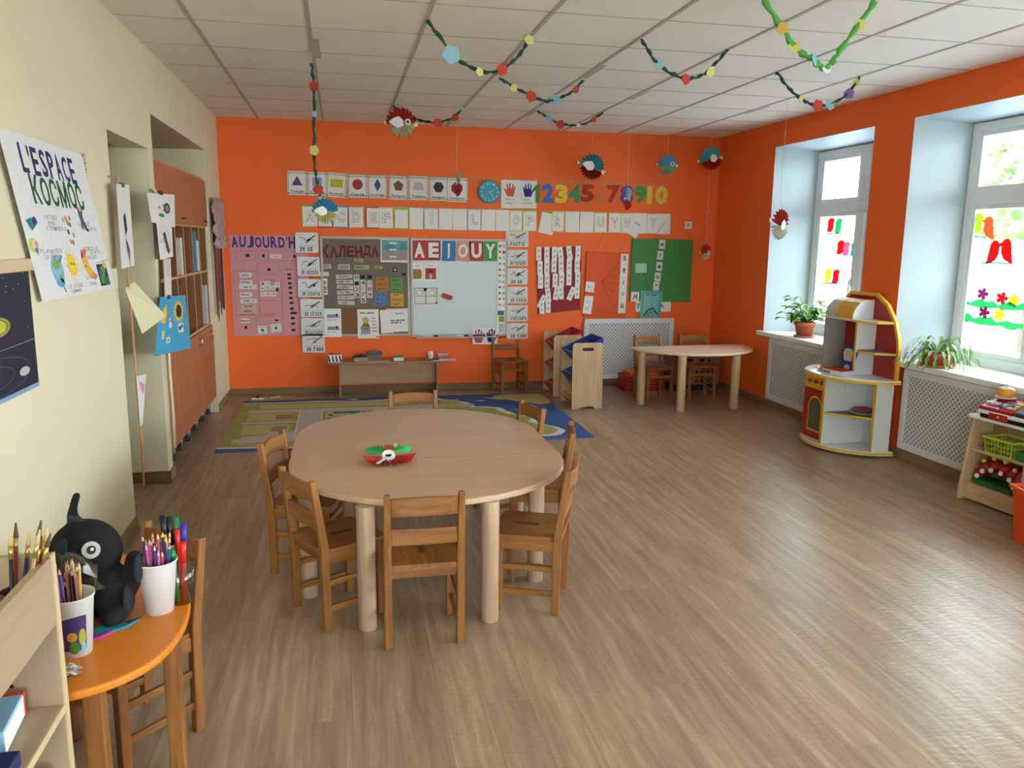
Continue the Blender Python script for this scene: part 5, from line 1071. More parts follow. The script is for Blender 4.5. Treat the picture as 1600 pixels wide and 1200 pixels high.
def scr(m): m.poly([(.35,.75),(.5,.8),(.62,.5),(.75,.25),(.7,.1),(.55,.2),(.45,.45)],mat('#4a3a40',.8),2).line([(.2,.8),(.5,.5),(.4,.2)],.02,mat('#c06a7a',.8),2).line([(.6,.9),(.8,.6),(.75,.3)],.02,mat('#c0707a',.8),2).line([(.3,.6),(.6,.35),(.85,.2)],.02,mat('#b84a5a',.8),3).disc(.2,.5,.04,mat('#c98a9a',.8),2)
def sunf(m):
    Y1 = mat('#e6b82e',.7)
    for k in range(18): a = 2*pi*k/18; m.poly([(.66+.12*cos(a-.15),.72+.13*sin(a-.15)),(.66+.24*cos(a),.72+.25*sin(a)),(.66+.12*cos(a+.15),.72+.13*sin(a+.15))],Y1,2)
    m.disc(.66,.72,.15,Y1,3,.16).disc(.66,.72,.105,mat('#3a2718',.8),4,.12).poly([(.08,.55),(.2,.52),(.26,.7),(.22,.85),(.12,.78)],Y1,2).disc(.3,.62,.04,mat('#c98a6a',.8),3).poly([(.3,.6),(.38,.64),(.36,.54)],mat('#d9d0c8',.8),3)
    m.rect(.62,.33,.80,.5,PAPER,2).disc(.68,.41,.04,INK,3).disc(.75,.44,.03,INK,3).disc(.37,.49,.05,PAPER,2,.06).rect(.13,.26,.2,.4,mat('#d9d08a',.8),2).rect(.26,.18,.36,.28,PAPER,2).disc(.31,.23,.03,mat('#c96a5a',.8),3)
hang('bird_drawing', 'tall narrow drawing of a dark bird hung at the edge of the doorway', ((4.328,1.811),(4.577,1.824),(4.573,1.407),(4.315,1.399)), bird, PAPER2, 0, .05)
m = MB()   # folded cream sheet: two facets
c4 = [(4.380,1.294),(4.562,1.323),(4.881,1.111),(4.549,1.047)]; o = (4.55, 1.02)
V = [(c4[0][0]-o[0],-.044,c4[0][1]-o[1]),(c4[1][0]-o[0],-.047,c4[1][1]-o[1]),(c4[2][0]-o[0],-.13,c4[2][1]-o[1]),(c4[3][0]-o[0],-.07,c4[3][1]-o[1])]
m.add(V, [(0,1,2),(0,2,3)], mat('#d9cda4',.8)); m.done('folded_paper', label='cream paper folded at a slant hanging below the bird drawing', cat='paper', mods=(('SOLIDIFY',dict(thickness=.001)),), loc=(LW+.0,o[0],o[1]), rot=(0,0,pi/2))
hang('pink_drawing', 'thin crumpled pink and white paper low on the doorway string', ((4.449,0.835),(4.660,0.811),(4.506,0.567),(4.449,0.559)), lambda m: m.poly([(.2,.9),(.9,.8),(.7,.6),(.4,.7)],mat('#d98a9a',.8),2) and None, PAPER2, 0, .05)
hang('bug_drawing', 'white drawing with a dark round bug and a green leaf hung on the pillar', ((5.008,1.806),(5.806,1.837),(5.760,1.623),(5.083,1.642)), bug, PAPER, 0, .041)
hang('pink_scribble', 'white drawing with pink and dark scribbles hung below the bug drawing', ((5.211,1.638),(5.660,1.626),(5.640,1.432),(5.247,1.420)), scr, PAPER, 0, .0403)
hang('paper_streamer', 'narrow pale paper streamer hung between two drawings on the pillar', ((5.371,1.421),(5.558,1.421),(5.522,1.176),(5.317,1.183)), lambda m: m.poly([(.2,1),(.8,.9),(.7,.5),(.3,.6)],mat('#cdb9b5',.8),2) and None, mat('#dccfc9',.8), 0, .04)
hang('sunflower_card', 'blue card with sunflowers and small pictures hung on the pillar', ((5.181,1.200),(5.984,1.158),(6.074,0.769),(4.935,0.871)), sunf, mat('#3f9dc4',.7), 0, .0402)
pts = [(LW,*(4.383,1.848))]+[(LW+.0455,*p) for p in ((4.383,1.848),(4.394,1.681),(4.439,1.378),(4.459,1.097),(4.463,0.792),(4.479,0.475),(4.463,0.230))]
MB().tube(pts, .0052, mat('#c08a62',.8), 6).done('hanging_string', label='brown string with drawings hanging down the near edge of the doorway', cat='string')
pts = [(LW,*(5.271,1.839))]+[(LW+.0315,*p) for p in ((5.271,1.839),(5.400,1.637),(5.396,1.201),(5.361,0.716),(5.386,0.418),(5.362,0.210))]
MB().tube(pts, .009, mat('#e0cfae',.8), 6).done('hanging_string', label='cream cord with drawings hanging down the pillar', cat='string')
for (p, lab) in (((4.454,1.813),'small dark peg holding the bird drawing'),((5.369,1.826),'small dark peg holding the bug drawing'),((5.409,1.184),'small dark peg holding the sunflower card')):
    tag(MB().box(-.03,.03,-.008,.008,-.012,.012,mat('#4a3f38',.6)).done('peg', loc=(LW+.044,*p), rot=(0,0,pi/2), bevel=.002), lab, 'peg')

# ------------------------------------------------------------------ garlands and paper fish
FL = dict(r=mat('#c23a26',.7), y=mat('#d8cc7c',.7), b=mat('#8fbccb',.7), p=mat('#8a6aa8',.7), w=PAPER, t=mat('#c9a04a',.7))
def flower(par, p, r, k, seed, n=5):
    R = random.Random(seed); m = MB(); pts = []
    for i in range(n*4):
        a = 2*pi*i/(n*4); rr_ = r*(.86+.2*abs(cos(n*a/2))-.06); pts.append((rr_*cos(a), rr_*sin(a)))
    m.prism(pts, -.002, .002, FL[k], 'xz'); m.tube([(0,-.004,0),(0,.004,0)], [r*.13, r*.13], FL[k], 8)
    return m.done('paper_flower', par, loc=p, rot=(R.uniform(-.35,.35), R.uniform(0,1), R.uniform(-.5,.5)))
def garland(pts, label, flowers, c1='#1d4a33', wid=.012, seed=1):
    R = random.Random(seed); P = [Vector(p) for p in pts]; n = 40; path = []; rad = []
    def cm(t):
        i = min(int(t), len(P)-2); f = t-i; p0 = P[max(i-1,0)]; p1 = P[i]; p2 = P[i+1]; p3 = P[min(i+2,len(P)-1)]
        return .5*((2*p1)+(p2-p0)*f+(2*p0-5*p1+4*p2-p3)*f*f+(3*p1-p0-3*p2+p3)*f**3)
    for k in range(n+1):
        path.append(cm((len(P)-1)*k/n)+Vector((R.uniform(-1,1),R.uniform(-1,1),R.uniform(-1,1)))*.004); rad.append(wid*(.35+.65*abs(sin(k*.9+seed))))
    o = P[0]; m = MB(); m.tube([p-o for p in path], rad, mat(c1,.8,noise=.25,scale=60), 6); g = m.done('paper_garland', loc=o, label=label, cat='garland')
    for i, (t, k, r) in enumerate(flowers): flower(g, path[int(t*n)]-o+Vector((0,-.012,-.008)), r, k, seed*10+i)
    return g
def V3(x, y, z): return (x, y, z)
def yz(p, y): return (p[0], y, p[1])
garland([(.472,4.39,HC-.004), yz((0.637,2.502),4.42), yz((0.826,2.457),4.47), yz((0.970,2.545),4.52), (1.066,4.57,HC-.004)], 'dark green paper garland with a big blue flower, nearest of the row on the left', [(.2,'b',.05),(.42,'y',.025),(.6,'r',.034),(.96,'y',.03)], seed=1)
garland([(1.074,5.52,HC-.05), yz((1.236,2.568),5.56), yz((1.419,2.516),5.6), yz((1.587,2.576),5.63), (1.71,5.67,HC-.004)], 'dark green paper garland with red and blue flowers in the middle of the left row', [(.18,'y',.028),(.36,'r',.042),(.6,'b',.042),(.85,'r',.026)], seed=2)
garland([(1.708,7.03,HC-.004), yz((1.834,2.603),7.02), yz((1.962,2.567),7.0), yz((2.134,2.584),6.99), (2.283,6.97,HC-.004)], 'dark green paper garland nearest the orange wall, hanging left of centre', [(.2,'b',.035),(.42,'r',.042),(.65,'w',.02),(.85,'r',.026)], seed=3)
garland([(-.152,5.61,HC-.004), yz((-0.145,2.518),5.61), yz((-0.149,2.277),5.61), yz((-0.152,2.023),5.61), yz((-0.132,1.887),5.61), yz((-0.114,1.792),5.61)], 'dark green paper garland hanging straight down before the shape cards', [(.19,'r',.034),(.34,'b',.02),(.5,'y',.034),(.82,'r',.036),(.92,'b',.02)], seed=4)
garland([(.463,7.14,HC-.004), yz((0.632,2.585),7.1), yz((0.810,2.553),7.08), yz((0.960,2.586),7.05), (1.054,6.98,HC-.004)], 'dark green paper garland with red flowers beside the red and white paper fish', [(.56,'r',.042),(.8,'r',.034),(.97,'b',.02)], seed=5)
garland([(1.679,4.48,HC-.004), yz((1.793,2.559),4.5), yz((1.973,2.494),4.53), yz((2.124,2.546),4.56), (2.26,4.59,HC-.004)], 'dark green paper garland with a yellow flower in the middle of the ceiling', [(.25,'b',.03),(.5,'r',.032),(.78,'y',.034)], seed=6)
garland([(1.95,3.62,HC-.004), yz((2.112,2.482),3.61), yz((2.212,2.420),3.60), yz((2.282,2.387),3.6), yz((2.331,2.458),3.57), (2.47,3.53,HC-.004)], 'bright green paper garland hanging in a deep V near the viewer', [(.14,'t',.03),(.22,'y',.03),(.4,'b',.03),(.6,'w',.025),(.92,'y',.03)], '#58a84a', .018, 7)
garland([(2.856,5.07,HC-.004), yz((2.985,2.554),5.06), yz((3.103,2.489),5.05), yz((3.247,2.491),5.05), yz((3.378,2.566),5.04), (3.452,5.04,HC-.004)], 'dark green paper garland with a purple flower nearest the window wall', [(.28,'y',.02),(.48,'r',.04),(.62,'b',.036),(.8,'p',.036),(.93,'y',.025)], seed=8)
def fan(r, a0, a1, m, n=10, d=.02):
    mb = MB(); vs = [(0,0,0)]
    for k in range(2*n+1):
        a = radians(a0+(a1-a0)*k/(2*n)); s = d if k % 2 else -d; q = r*(1.03 if k % 2 else .87); vs.append((q*cos(a), s, q*sin(a)))
    mb.add(vs, [(0,k,k+1) for k in range(1, 2*n+1)], m)
    return mb
SOL = (('SOLIDIFY', dict(thickness=.0012)),)
def fish(loc, r, top, bot, label, rot=(0,0,0), eye=True, fin=1, mid=8, thread=None):
    t = thing('paper_fish', label, 'paper decoration', loc, rot, 'pleated paper fish')
    fan(r*1.04, mid-4, 176+mid, mat(top,.7)).done('upper_fan', t, rot=(radians(12),0,radians(5)), mods=SOL)
    fan(r*.9, 190+mid, 346+mid, mat(bot,.7)).done('lower_fan', t, loc=(.06*r,.004,.0), rot=(radians(-10),radians(4),radians(-7)), mods=SOL)
    if fin:
        p = [(.0,-.15),(.35,-.28),(.62,-.05),(.5,.3),(.15,.42),(-.05,.2)] if fin > 0 else [(.0,-.15),(-.4,-.3),(-1.0,.05),(-.7,.3),(-.3,.45),(0,.2)]
        MB().prism([(x*r-.1*r*fin, z*r) for x, z in p], -.03, -.0285, PAPER, 'xz').done('fin', t, rot=(.1,0,.12))
    if eye:
        ex = .42*r*(1 if fin < 0 else 1); MB().tube([(ex,-.018,.1*r),(ex,-.026,.1*r)], [.21*r]*2, PAPER, 16).tube([(ex,-.026,.1*r),(ex,-.028,.1*r)], [.09*r]*2, BLACK, 12).done('eye', t)
    MB().prism([(.85*r,.14*r),(1.2*r,.05*r),(1.0*r,-.03*r),(1.15*r,-.16*r),(.85*r,-.16*r)], -.004, .004, PAPER, 'xz').done('beak', t)
    MB().prism([(-.9*r,.05*r),(-1.18*r,.16*r),(-1.1*r,-.12*r)], -.004, .004, PAPER, 'xz').done('tail', t)
    if thread:
        MB().tube([(0,0,r*.98),(0,0,thread)], .0016, mat('#d8c8b8',.7), 5).done('thread', t, rot=Euler(rot).to_matrix().inverted().to_euler())
    return t
def fz(p, y): return (p[0], y, p[1])
c_ = fz((0.522,2.513),6.95); fish(c_, .125, '#b8301f', '#cfc7a8', 'red and cream paper fish with a big white fin under the ceiling garland', fin=-1, thread=HC-c_[2])
c_ = fz((-0.094,1.738),5.59); fish(c_, .088, '#3f9db8', '#d9cf8a', 'blue and pale yellow paper fish at the end of the straight garland', fin=-1, eye=False, thread=.13)
c_ = fz((2.516,2.305),8.0); fish(c_, .135, '#3f8a9a', '#8f2018', 'teal and dark red paper fish above the cut-out numbers', fin=-1, eye=False, thread=HC-c_[2], rot=(0,.3,0))
c_ = fz((3.339,2.355),8.0); fish(c_, .105, '#6fb0d0', '#8fc6a0', 'light blue and mint paper fish hanging alone above the number ten', fin=0, thread=HC-c_[2])
c_ = fz((3.767,2.417),7.9); fish(c_, .125, '#58a8bf', '#a81d16', 'blue and red paper fish hanging in the back right corner', fin=1, eye=False, thread=HC-c_[2], rot=(0,-.2,0))
lo = fz((3.769,1.523),7.9); up = c_
c_ = fz((3.765,1.463),7.9); fish(c_, .085, '#b82a1c', '#d8bc8a', 'small red and beige paper fish lowest in the back right corner', fin=1, eye=False, thread=None, rot=(0,0,.5))
m = MB().tube([Vector((up[0],0,up[2]-.12))-Vector((c_[0],0,c_[2])), (.0,0,.3), (0,0,.08)], .003, mat('#d9a08a',.7), 6)
m.tube([(.01+.03*sin(k*.9), .02*cos(k*.9), .25+.012*k) for k in range(16)], .004, mat('#cf8a7a',.6), 6); m.done('curled_ribbon', loc=c_, label='pale curled ribbon strung between the two corner paper fish', cat='ribbon')
c_ = fz((3.491,1.711),6.0); g_ = fish(c_, .125, '#a81f1a', '#cfcbb8', 'red and white paper fish on a long string before the far window', fin=1, eye=False, thread=HC-c_[2], rot=(0,.25,.5))
c_ = fz((2.876,1.991),7.9); fish(c_, .115, '#7fc0d8', '#b8241c', 'light blue and red paper fish hanging in front of the purple eight', fin=0, eye=False, thread=HC-c_[2], rot=(0,0,1.0))
c_ = fz((1.125,2.092),7.9); fish(c_, .12, '#a8b088', '#a81f1a', 'green and red paper fish seen edge on before the octagon card', fin=0, eye=False, thread=HC-c_[2], rot=(0,.1,1.42))
# paper fish lying on the oblong table
t = thing('paper_fish', 'red and green pleated paper fish lying on the oblong table', 'paper decoration', (.198, 3.60, .553), (0,0,.05), 'pleated paper fish')
for nm, a0, a1, c, z in (('lower_fan',180,360,'#b81e18',.012),('upper_fan',20,160,'#2f9a48',.012)):
    q = fan(.118, a0, a1, mat(c,.6), 16, .014); q.v = [(x, y_, 0) for x, y_, y in [(v[0], v[2], v[1]) for v in q.v]] if 0 else [(v[0], v[2]*.95, v[1]+.017+(.018 if nm == 'upper_fan' else .0)) for v in q.v]; q.done(nm, t, mods=SOL)
MB().add([(-.03,.01,.03),(.03,.01,.03),(.025,.07,.05),(-.01,.09,.05)], [(0,1,2,3)], mat('#a83a34',.7)).done('fin', t, mods=SOL)
MB().tube([(-.01,-.045,.032),(-.01,-.05,.038)], [.03,.03], PAPER, 16).tube([(-.01,-.05,.038),(-.01,-.0505,.0395)], [.014,.014], BLACK, 12).done('eye', t)
MB().bar((-.02,-.07,.034),(-.07,-.12,.02),.014,.003,PAPER).bar((.03,.07,.03),(.04,.105,.05),.014,.003,mat('#cfe0b8',.6)).done('beak', t)

# ------------------------------------------------------------------ near left corner
OT = mat('#d27a20', .42, noise=.03, scale=4)
t = thing('orange_table', 'small orange table with square pine legs by the cream wall', 'table', (-.80, 2.2, 0))
op = [(-1.1,1.76),(-.72,1.765),(-.62,1.79),(-.54,1.825),(-.478,1.885),(-.44,1.97),(-.425,2.08),(-.43,2.2),(-.455,2.32),(-.51,2.44),(-.6,2.56),(-.72,2.65),(-.9,2.69),(-1.1,2.69)]
def smooth(p, it=2):
    for _ in range(it):
        q = []
        for a, b in zip(p, p[1:]): q += [(a[0]*.75+b[0]*.25, a[1]*.75+b[1]*.25), (a[0]*.25+b[0]*.75, a[1]*.25+b[1]*.75)]
        p = [p[0]]+q+[p[-1]]
    return p
op = [(x+.80, y-2.2) for x, y in smooth(op)]
MB().prism(op, .528, .55, OT, 'xy').done('tabletop', t, bevel=.007, seg=3)
for x, y in ((-.50,2.255),(-.60,1.90),(-1.02,1.88),(-1.02,2.52)): MB().box(x+.8-.022,x+.8+.022,y-2.2-.022,y-2.2+.022,0,.528,PZ).done('leg', t, bevel=.004)
MB().bar((.19,.05,.49),(.20,-.28,.49),.018,.06,PY).bar((.20,-.30,.49),(-.22,-.32,.49),.018,.06,PX).bar((.30,.055,.49),(-.2,.32,.49),.018,.06,PX).done('apron', t)
tag(MB().ell((0,0,0),(.09,.07,.06),mat('#a82a5a',.8,noise=.15,scale=30)).done('pink_cloth', loc=(-.95,2.70,.055)), 'magenta cloth bundle on the floor under the orange table', 'cloth')
ZT_ = .55
# white cup of pencils
PCOL = ['#b03a6a','#d97a3a','#2a2a2a','#3a4a9a','#c9a24a','#8a2a2a','#d98aa0','#5a3a8a','#e0b070','#2f6a4a','#b8452a','#c05a8a']
def pencil_cup(name, loc, r0, r1, h, m, label, n, wrap=None, seed=1, brush=False, hmul=1.0):
    t = thing(name, label, 'cup', loc)
    MB().lathe([(0,0),(r0,0),(r1,h),(r1*1.05,h+.002),(r1*1.05,h-.004),(r1*.97,h-.002),(r0*.95,.006),(0,.006)],(0,0,0),m,36).done('cup_body', t)
    if wrap: wrap(t)
    R = random.Random(seed)
    for k in range(n):
        a = R.uniform(0,2*pi); rr_ = r1*R.uniform(.1,.8); b = Vector((r0*.5*cos(a+R.uniform(-.4,.4)), r0*.5*sin(a), .01)); tp = Vector((rr_*cos(a), rr_*sin(a), h+R.uniform(.01,.075)*hmul)); d = (tp-b).normalized(); ci = R.randrange(len(PCOL)); c = mat(PCOL[ci],.5)
        q = MB(); q.tube([b, tp], .0038, c, 6, True, False).tube([tp, tp+d*.012], [.0038,.0012], mat('#d9b58a',.7), 6).tube([tp+d*.012, tp+d*.017], [.0014,.0004], c, 6)
        q.done('pencil', loc=loc, label=PNAM[ci] + PLAB[name], cat='pencil', group=PGRP[name])
PNAM = ['magenta','orange','black','blue','ochre','dark red','pale pink','purple','beige','dark green','red orange','rose']
PLAB = dict(pencil_cup=' pencil standing in the plain white cup on the orange table', printed_cup=' pencil standing in the fruit-printed cup on the orange table'); PGRP = dict(pencil_cup='pencils in the plain white cup', printed_cup='pencils in the printed cup')
wc = (-0.509,2.190)
pencil_cup('pencil_cup', (*wc, ZT_), .036, .051, .145, mat('#dfdbd8',.5,noise=.01), 'plain white paper cup full of coloured pencils on the orange table', 30, None, 11)
def fruit(t):
    def rad(z): return .037+(.05-.037)*z/.15+.0007
    def patch(a0,a1,z0,z1,m,nm,e=0,dz=0):
        mb = MB(); n = 8; vs = []; fs = []
        for j in range(n+1):
            for k in range(n+1):
                u, v = k/n*2-1, j/n*2-1
                if e: uu = u*math.sqrt(max(0,1-v*v/2)); vv = v*math.sqrt(max(0,1-u*u/2))
                else: uu, vv = u, v
                a = radians((a0+a1)/2+(a1-a0)/2*uu); z = (z0+z1)/2+(z1-z0)/2*vv + (dz*sin(a*1.5) if v > .9 else 0); r = rad(z)+(.0006 if e else 0)
                vs.append((r*cos(a), r*sin(a), z))
        for j in range(n):
            for k in range(n): b = j*(n+1)+k; fs.append((b,b+1,b+n+2,b+n+1))
        mb.add(vs, fs, m, True); mb.done(nm, t)
    patch(180,325,.02,.098,mat('#3f2f62',.5),'printed_band',0,.012)
    patch(266,296,.045,.07,mat('#c08a2a',.5),'printed_fruit',1); patch(270,302,.012,.044,mat('#4a7a2a',.5),'printed_fruit',1); patch(300,322,.03,.075,mat('#a8a83a',.5),'printed_fruit',1); patch(306,322,.01,.04,mat('#7aa8c0',.5),'printed_fruit',1); patch(232,258,.02,.06,mat('#b5452a',.5),'printed_fruit',1)
pc = (-0.661,1.990)
pencil_cup('printed_cup', (*pc, ZT_), .037, .05, .15, mat('#d5d6d2',.5,noise=.01), 'paper cup with a purple fruit print full of pencils beside the shelf unit', 22, fruit, 5)
# clear cup of felt pens
gc = (-0.465,2.242); GLS = clear('clear_plastic', '#eef2f0', .1, .08)
t = thing('clear_cup', 'clear plastic cup of felt pens behind the plain white cup', 'cup', (gc[0], gc[1], ZT_))
MB().lathe([(0,0),(.036,0),(.044,.115),(.0455,.115),(.0375,-.0),(0,-.001)],(0,0,0),GLS,32).done('cup_body', t)
for k, (dx, dy, h, c, cap, lab) in enumerate(((-.025,-.012,.20,'#2a8a3e','#e0c21e','green felt pen with a yellow cap in the clear cup'),(-.006,-.026,.165,'#1f8a3a','#1f8a3a','all green felt pen at the front of the clear cup'),(.018,-.02,.18,'#c8281e','#c8281e','red felt pen at the right of the clear cup'),(.0,.012,.205,'#b8281e','#c8281e','red capped felt pen in the middle of the clear cup'),(.014,.018,.22,'#2a2a7a','#2f2f9a','blue felt pen in the clear cup'),(-.004,.026,.235,'#1f7a3a','#1f7a3a','tall green felt pen at the back of the clear cup'),(-.018,.018,.24,'#dcdad4','#141418','white felt pen with a black cap in the clear cup'),(-.03,.006,.25,'#16161a','#141418','tall black marker leaning at the back of the clear cup'),(-.037,-.002,.18,'#c9a21e','#d8b21e','dull yellow felt pen at the left of the clear cup'),(-.03,.016,.17,'#26306a','#2a2a8a','short dark blue felt pen at the left of the clear cup'))):
    b = Vector((dx*.5,dy*.5,.004)); tp = Vector((dx*1.2,dy*1.2,h)); q = MB().tube([b,b+(tp-b)*.66],.0075,mat(c,.4),10).tube([b+(tp-b)*.66,tp],[.0085,.0078],mat(cap,.35),10); q.done('felt_pen', loc=(gc[0],gc[1],ZT_), label=lab, cat='pen', group='felt pens in the clear cup')
# plush toy: one continuous body
FUR = mat('#0d0d10', .9, noise=.2, scale=40, bump=.5)
pl = (-0.641,2.188)
t = thing('plush_toy', 'black stuffed toy with a white ringed eye sitting on the orange table', 'soft toy', (pl[0], pl[1], ZT_), (0,0,-.15)); t.scale = (.86,.86,.86)
b = MB(); b.ell((0,.0,.085),(.085,.075,.092),FUR,24,16); b.ell((-.045,-.005,.215),(.105,.09,.098),FUR,24,16); b.tube([(.055,0,.06),(.085,-.01,.12),(.10,-.012,.185)],[.03,.034,.026],FUR,12); b.ell((.101,-.012,.19),(.027,.027,.025),FUR,12,8)
b.tube([(-.08,.0,.06),(-.13,-.03,.05),(-.16,-.05,.04)],[.035,.03,.022],FUR,12); b.ell((.05,-.06,.03),(.04,.06,.032),FUR,14,10); b.ell((-.05,-.06,.03),(.04,.06,.032),FUR,14,10)
b.tube([(-.075,.01,.29),(-.085,.01,.325),(-.075,.005,.36),(-.062,.0,.39),(-.058,.0,.40)],[.024,.016,.012,.012,.006],FUR,12)
b.done('body', t, mods=(('REMESH',dict(mode='VOXEL',voxel_size=.006,use_smooth_shade=True)),('SMOOTH',dict(factor=.5,iterations=6))))
MB().prism([(-.02,0),(.012,-.004),(.03,-.02),(.0,-.03),(-.02,-.028)],-.014,-.006,mat('#2f3a46',.9),'xz').done('horn_lining', t, loc=(-.07,.0,.33))
hc, hr = Vector((-.045,-.005,.215)), Vector((.105,.09,.098))
def onhead(az, el, k=1.0):
    d = Vector((sin(radians(az))*cos(radians(el)), -cos(radians(az))*cos(radians(el)), sin(radians(el)))); return hc+Vector((d.x*hr.x, d.y*hr.y, d.z*hr.z))*k, d
def button(az, el, r, m, nm, k, rz=1.0, th=.006):
    p, d = onhead(az, el, k); q = d.to_track_quat('Y','Z'); mb = MB()
    mb.tube([(0,-th/2,0),(0,th/2,0)], [r,r*.96], m, 24); mb.v = [(x, y, z*rz) for x, y, z in mb.v]; o_ = mb.done(nm, t, loc=p); o_.rotation_mode = 'QUATERNION'; o_.rotation_quaternion = q
button(30,18,.026,mat('#b9b2a8',.8),'eye',.985,1.0,.008); button(30,18,.013,BLACK,'pupil',1.035,1.0,.006); button(31,19,.005,PAPER,'eye_glint',1.08,1.0,.004)
button(-22,20,.022,mat('#1f3338',.85),'eye',.985,1.5,.008)
button(14,-12,.024,mat('#3a2a28',.85),'mouth',.98,.7,.008)
MB().ell((0,0,0),(.012,.03,.045),mat('#20242c',.9),10,8).done('flipper_lining', t, loc=(.118,-.03,.165)); MB().ell((0,0,0),(.012,.04,.05),mat('#20242c',.9),10,8).done('side_patch', t, loc=(.083,-.03,.07))
# crumpled clear bag and foil
def crumple(name, loc, r, m, label, cat, seed, amp=.3, nu=14, nv=9):
    R = random.Random(seed); mb = MB(); mb.ell((0,0,0), r, m, nu, nv); mp = {}
    for i, v in enumerate(mb.v):
        k = (round(v[0],5),round(v[1],5),round(v[2],5))
        if k not in mp: mp[k] = 1+R.uniform(-amp,amp)
        mb.v[i] = tuple(c*mp[k] for c in v)
    mb.v = [(x, y, max(z, -r[2]*.98)) for x, y, z in mb.v]; mb.sm = [False]*len(mb.f)
    return mb.done(name, loc=loc, label=label, cat=cat)
bp_ = (-0.696,2.194)
crumple('clear_bag', (pl[0]-.055, pl[1]-.115, ZT_+.14), (.075,.028,.085), clear('clear_film','#d9dde0',.16,.12), 'crumpled clear plastic bag leaning on the black stuffed toy', 'bag', 3, .22)
FOIL = mat('#c9cdd2',.22,metal=.9,noise=.1)
crumple('foil_scrap', (*(-0.642,1.879), ZT_+.012), (.022,.016,.012), FOIL, 'crumpled silver foil scrap before the printed cup', 'foil', 6, .4)
crumple('foil_scrap', (*(-0.696,2.004), ZT_+.04), (.02,.014,.04), FOIL, 'taller crumpled silver foil beside the printed cup at the shelf unit', 'foil', 8, .35)
# teal and magenta paper bird on the table
q = (-0.605,2.072); t = thing('paper_bird', 'teal and magenta paper bird lying on the orange table', 'paper decoration', (*q, ZT_+.001), (0,0,.35))
MB().prism([(-.05,-.005),(-.04,.03),(-.01,.045),(.03,.035),(.075,.04),(.04,.01),(0,.0)],0,.006,mat('#1f7f90',.6),'xy').done('wing', t); MB().prism([(-.075,-.03),(-.06,-.008),(-.02,.002),(.01,.0),(-.02,-.018)],0,.006,mat('#a8308a',.6),'xy').done('body', t); MB().prism([(.04,.03),(.085,.042),(.05,.018)],.006,.009,mat('#1c2440',.6),'xy').done('beak', t)
# shelf unit at the left edge
XS = -.60; YE = 1.738
BSH = wood('unit_board', '#a08a6d', '#ae987c', 'z', .4, .6); BSY = wood('unit_board', '#a08a6d', '#ae987c', 'y', .4, .6); BED = mat('#c9b48c', .5)
t = thing('shelf_unit', 'beige shelf unit with a deep top tray at the left edge before the orange table', 'shelf', (XS, YE, 0))
ZT2 = .905; LN = 1.3; DP = .46
MB().box(-DP,-.004,-.018,0,.0,ZT2,BSH).done('end_panel', t); MB().box(-.004,0,-.018,0,0,ZT2,BED).done('edge_strip', t)
MB().box(-DP,-.004,-LN,-LN+.018,0,ZT2,BSH).done('end_panel', t)
MB().box(-.02,-.002,-LN+.018,-.018,.755,ZT2-.004,BSY).done('front_board', t, bevel=.002)
MB().box(-DP,-.02,-LN+.018,-.018,.755,.77,BSY).done('tray_floor', t); MB().box(-DP,-DP+.012,-LN+.018,-.018,.05,ZT2-.002,BSY).done('back_panel', t)
for z in (.55,.27,.05): m = MB().box(-DP+.012,-.006,-LN+.018,-.018,z,z+.018,BSY); m.box(-.006,-.002,-LN+.018,-.018,z,z+.018,BED); m.done('shelf_board', t)
m = MB()
for y, z in ((-.06,.68),(-.06,.62),(-.3,.68),(-.06,.46)): m.cyl((-.12 if 0 else -.1,-.0181,z),(-.1,-.0186,z),.004,BLACK,n=8)
m.done('peg_hole', t)
# jar of brushes standing in the tray
bl = (XS-.055, YE-.07, .7701)
t = thing('brush_jar', 'dark jar of paint brushes standing in the top tray of the shelf unit', 'jar', bl)
MB().lathe([(0,0),(.026,0),(.028,.085),(.025,.085),(.024,.005),(0,.005)],(0,0,0),mat('#3a2a3a',.5)).done('jar_body', t)
BN_ = ['dark red','red','navy','maroon','black','rusty red','tan','blue']
for k, (a, tl, L_, c) in enumerate(((.3,.32,.23,'#6a1a1a'),(.9,.25,.24,'#a82a20'),(1.6,.3,.21,'#20264a'),(2.4,.2,.235,'#7a1a1a'),(3.4,.15,.22,'#1c1c22'),(.0,.42,.22,'#8a2a1a'),(5.6,.36,.235,'#a8824a'),(6.0,.28,.215,'#2a2a5a'))):
    b_ = Vector((.01*cos(a),.01*sin(a),.008)); L_ *= .88; d = Vector((tl*cos(a)*.5+.1, tl*sin(a)*.4+.12, 1)).normalized()
    q = MB().tube([b_, b_+d*L_*.72],.0042,mat(c,.4),6).tube([b_+d*L_*.72,b_+d*L_*.86],.0048,mat('#b89a5a',.3,metal=.7),6).tube([b_+d*L_*.86,b_+d*L_],[.0055,.002],mat('#5a4028' if k % 2 else '#c9a874',.8),6)
    q.done('paint_brush', loc=bl, label='paint brush with a %s handle and %s bristles in the shelf unit jar' % (BN_[k], 'dark' if k % 2 else 'pale'), cat='brush', group='paint brushes in the jar')
tag(MB().lathe([(0,0),(.03,0),(.042,.03),(.038,.03),(.028,.004),(0,.004)],(0,0,0),mat('#c9ced2',.2,metal=.7)).done('metal_dish', loc=(XS-.135,YE-.075,.7701)), 'small shiny dish lying in the top tray of the shelf unit', 'dish')
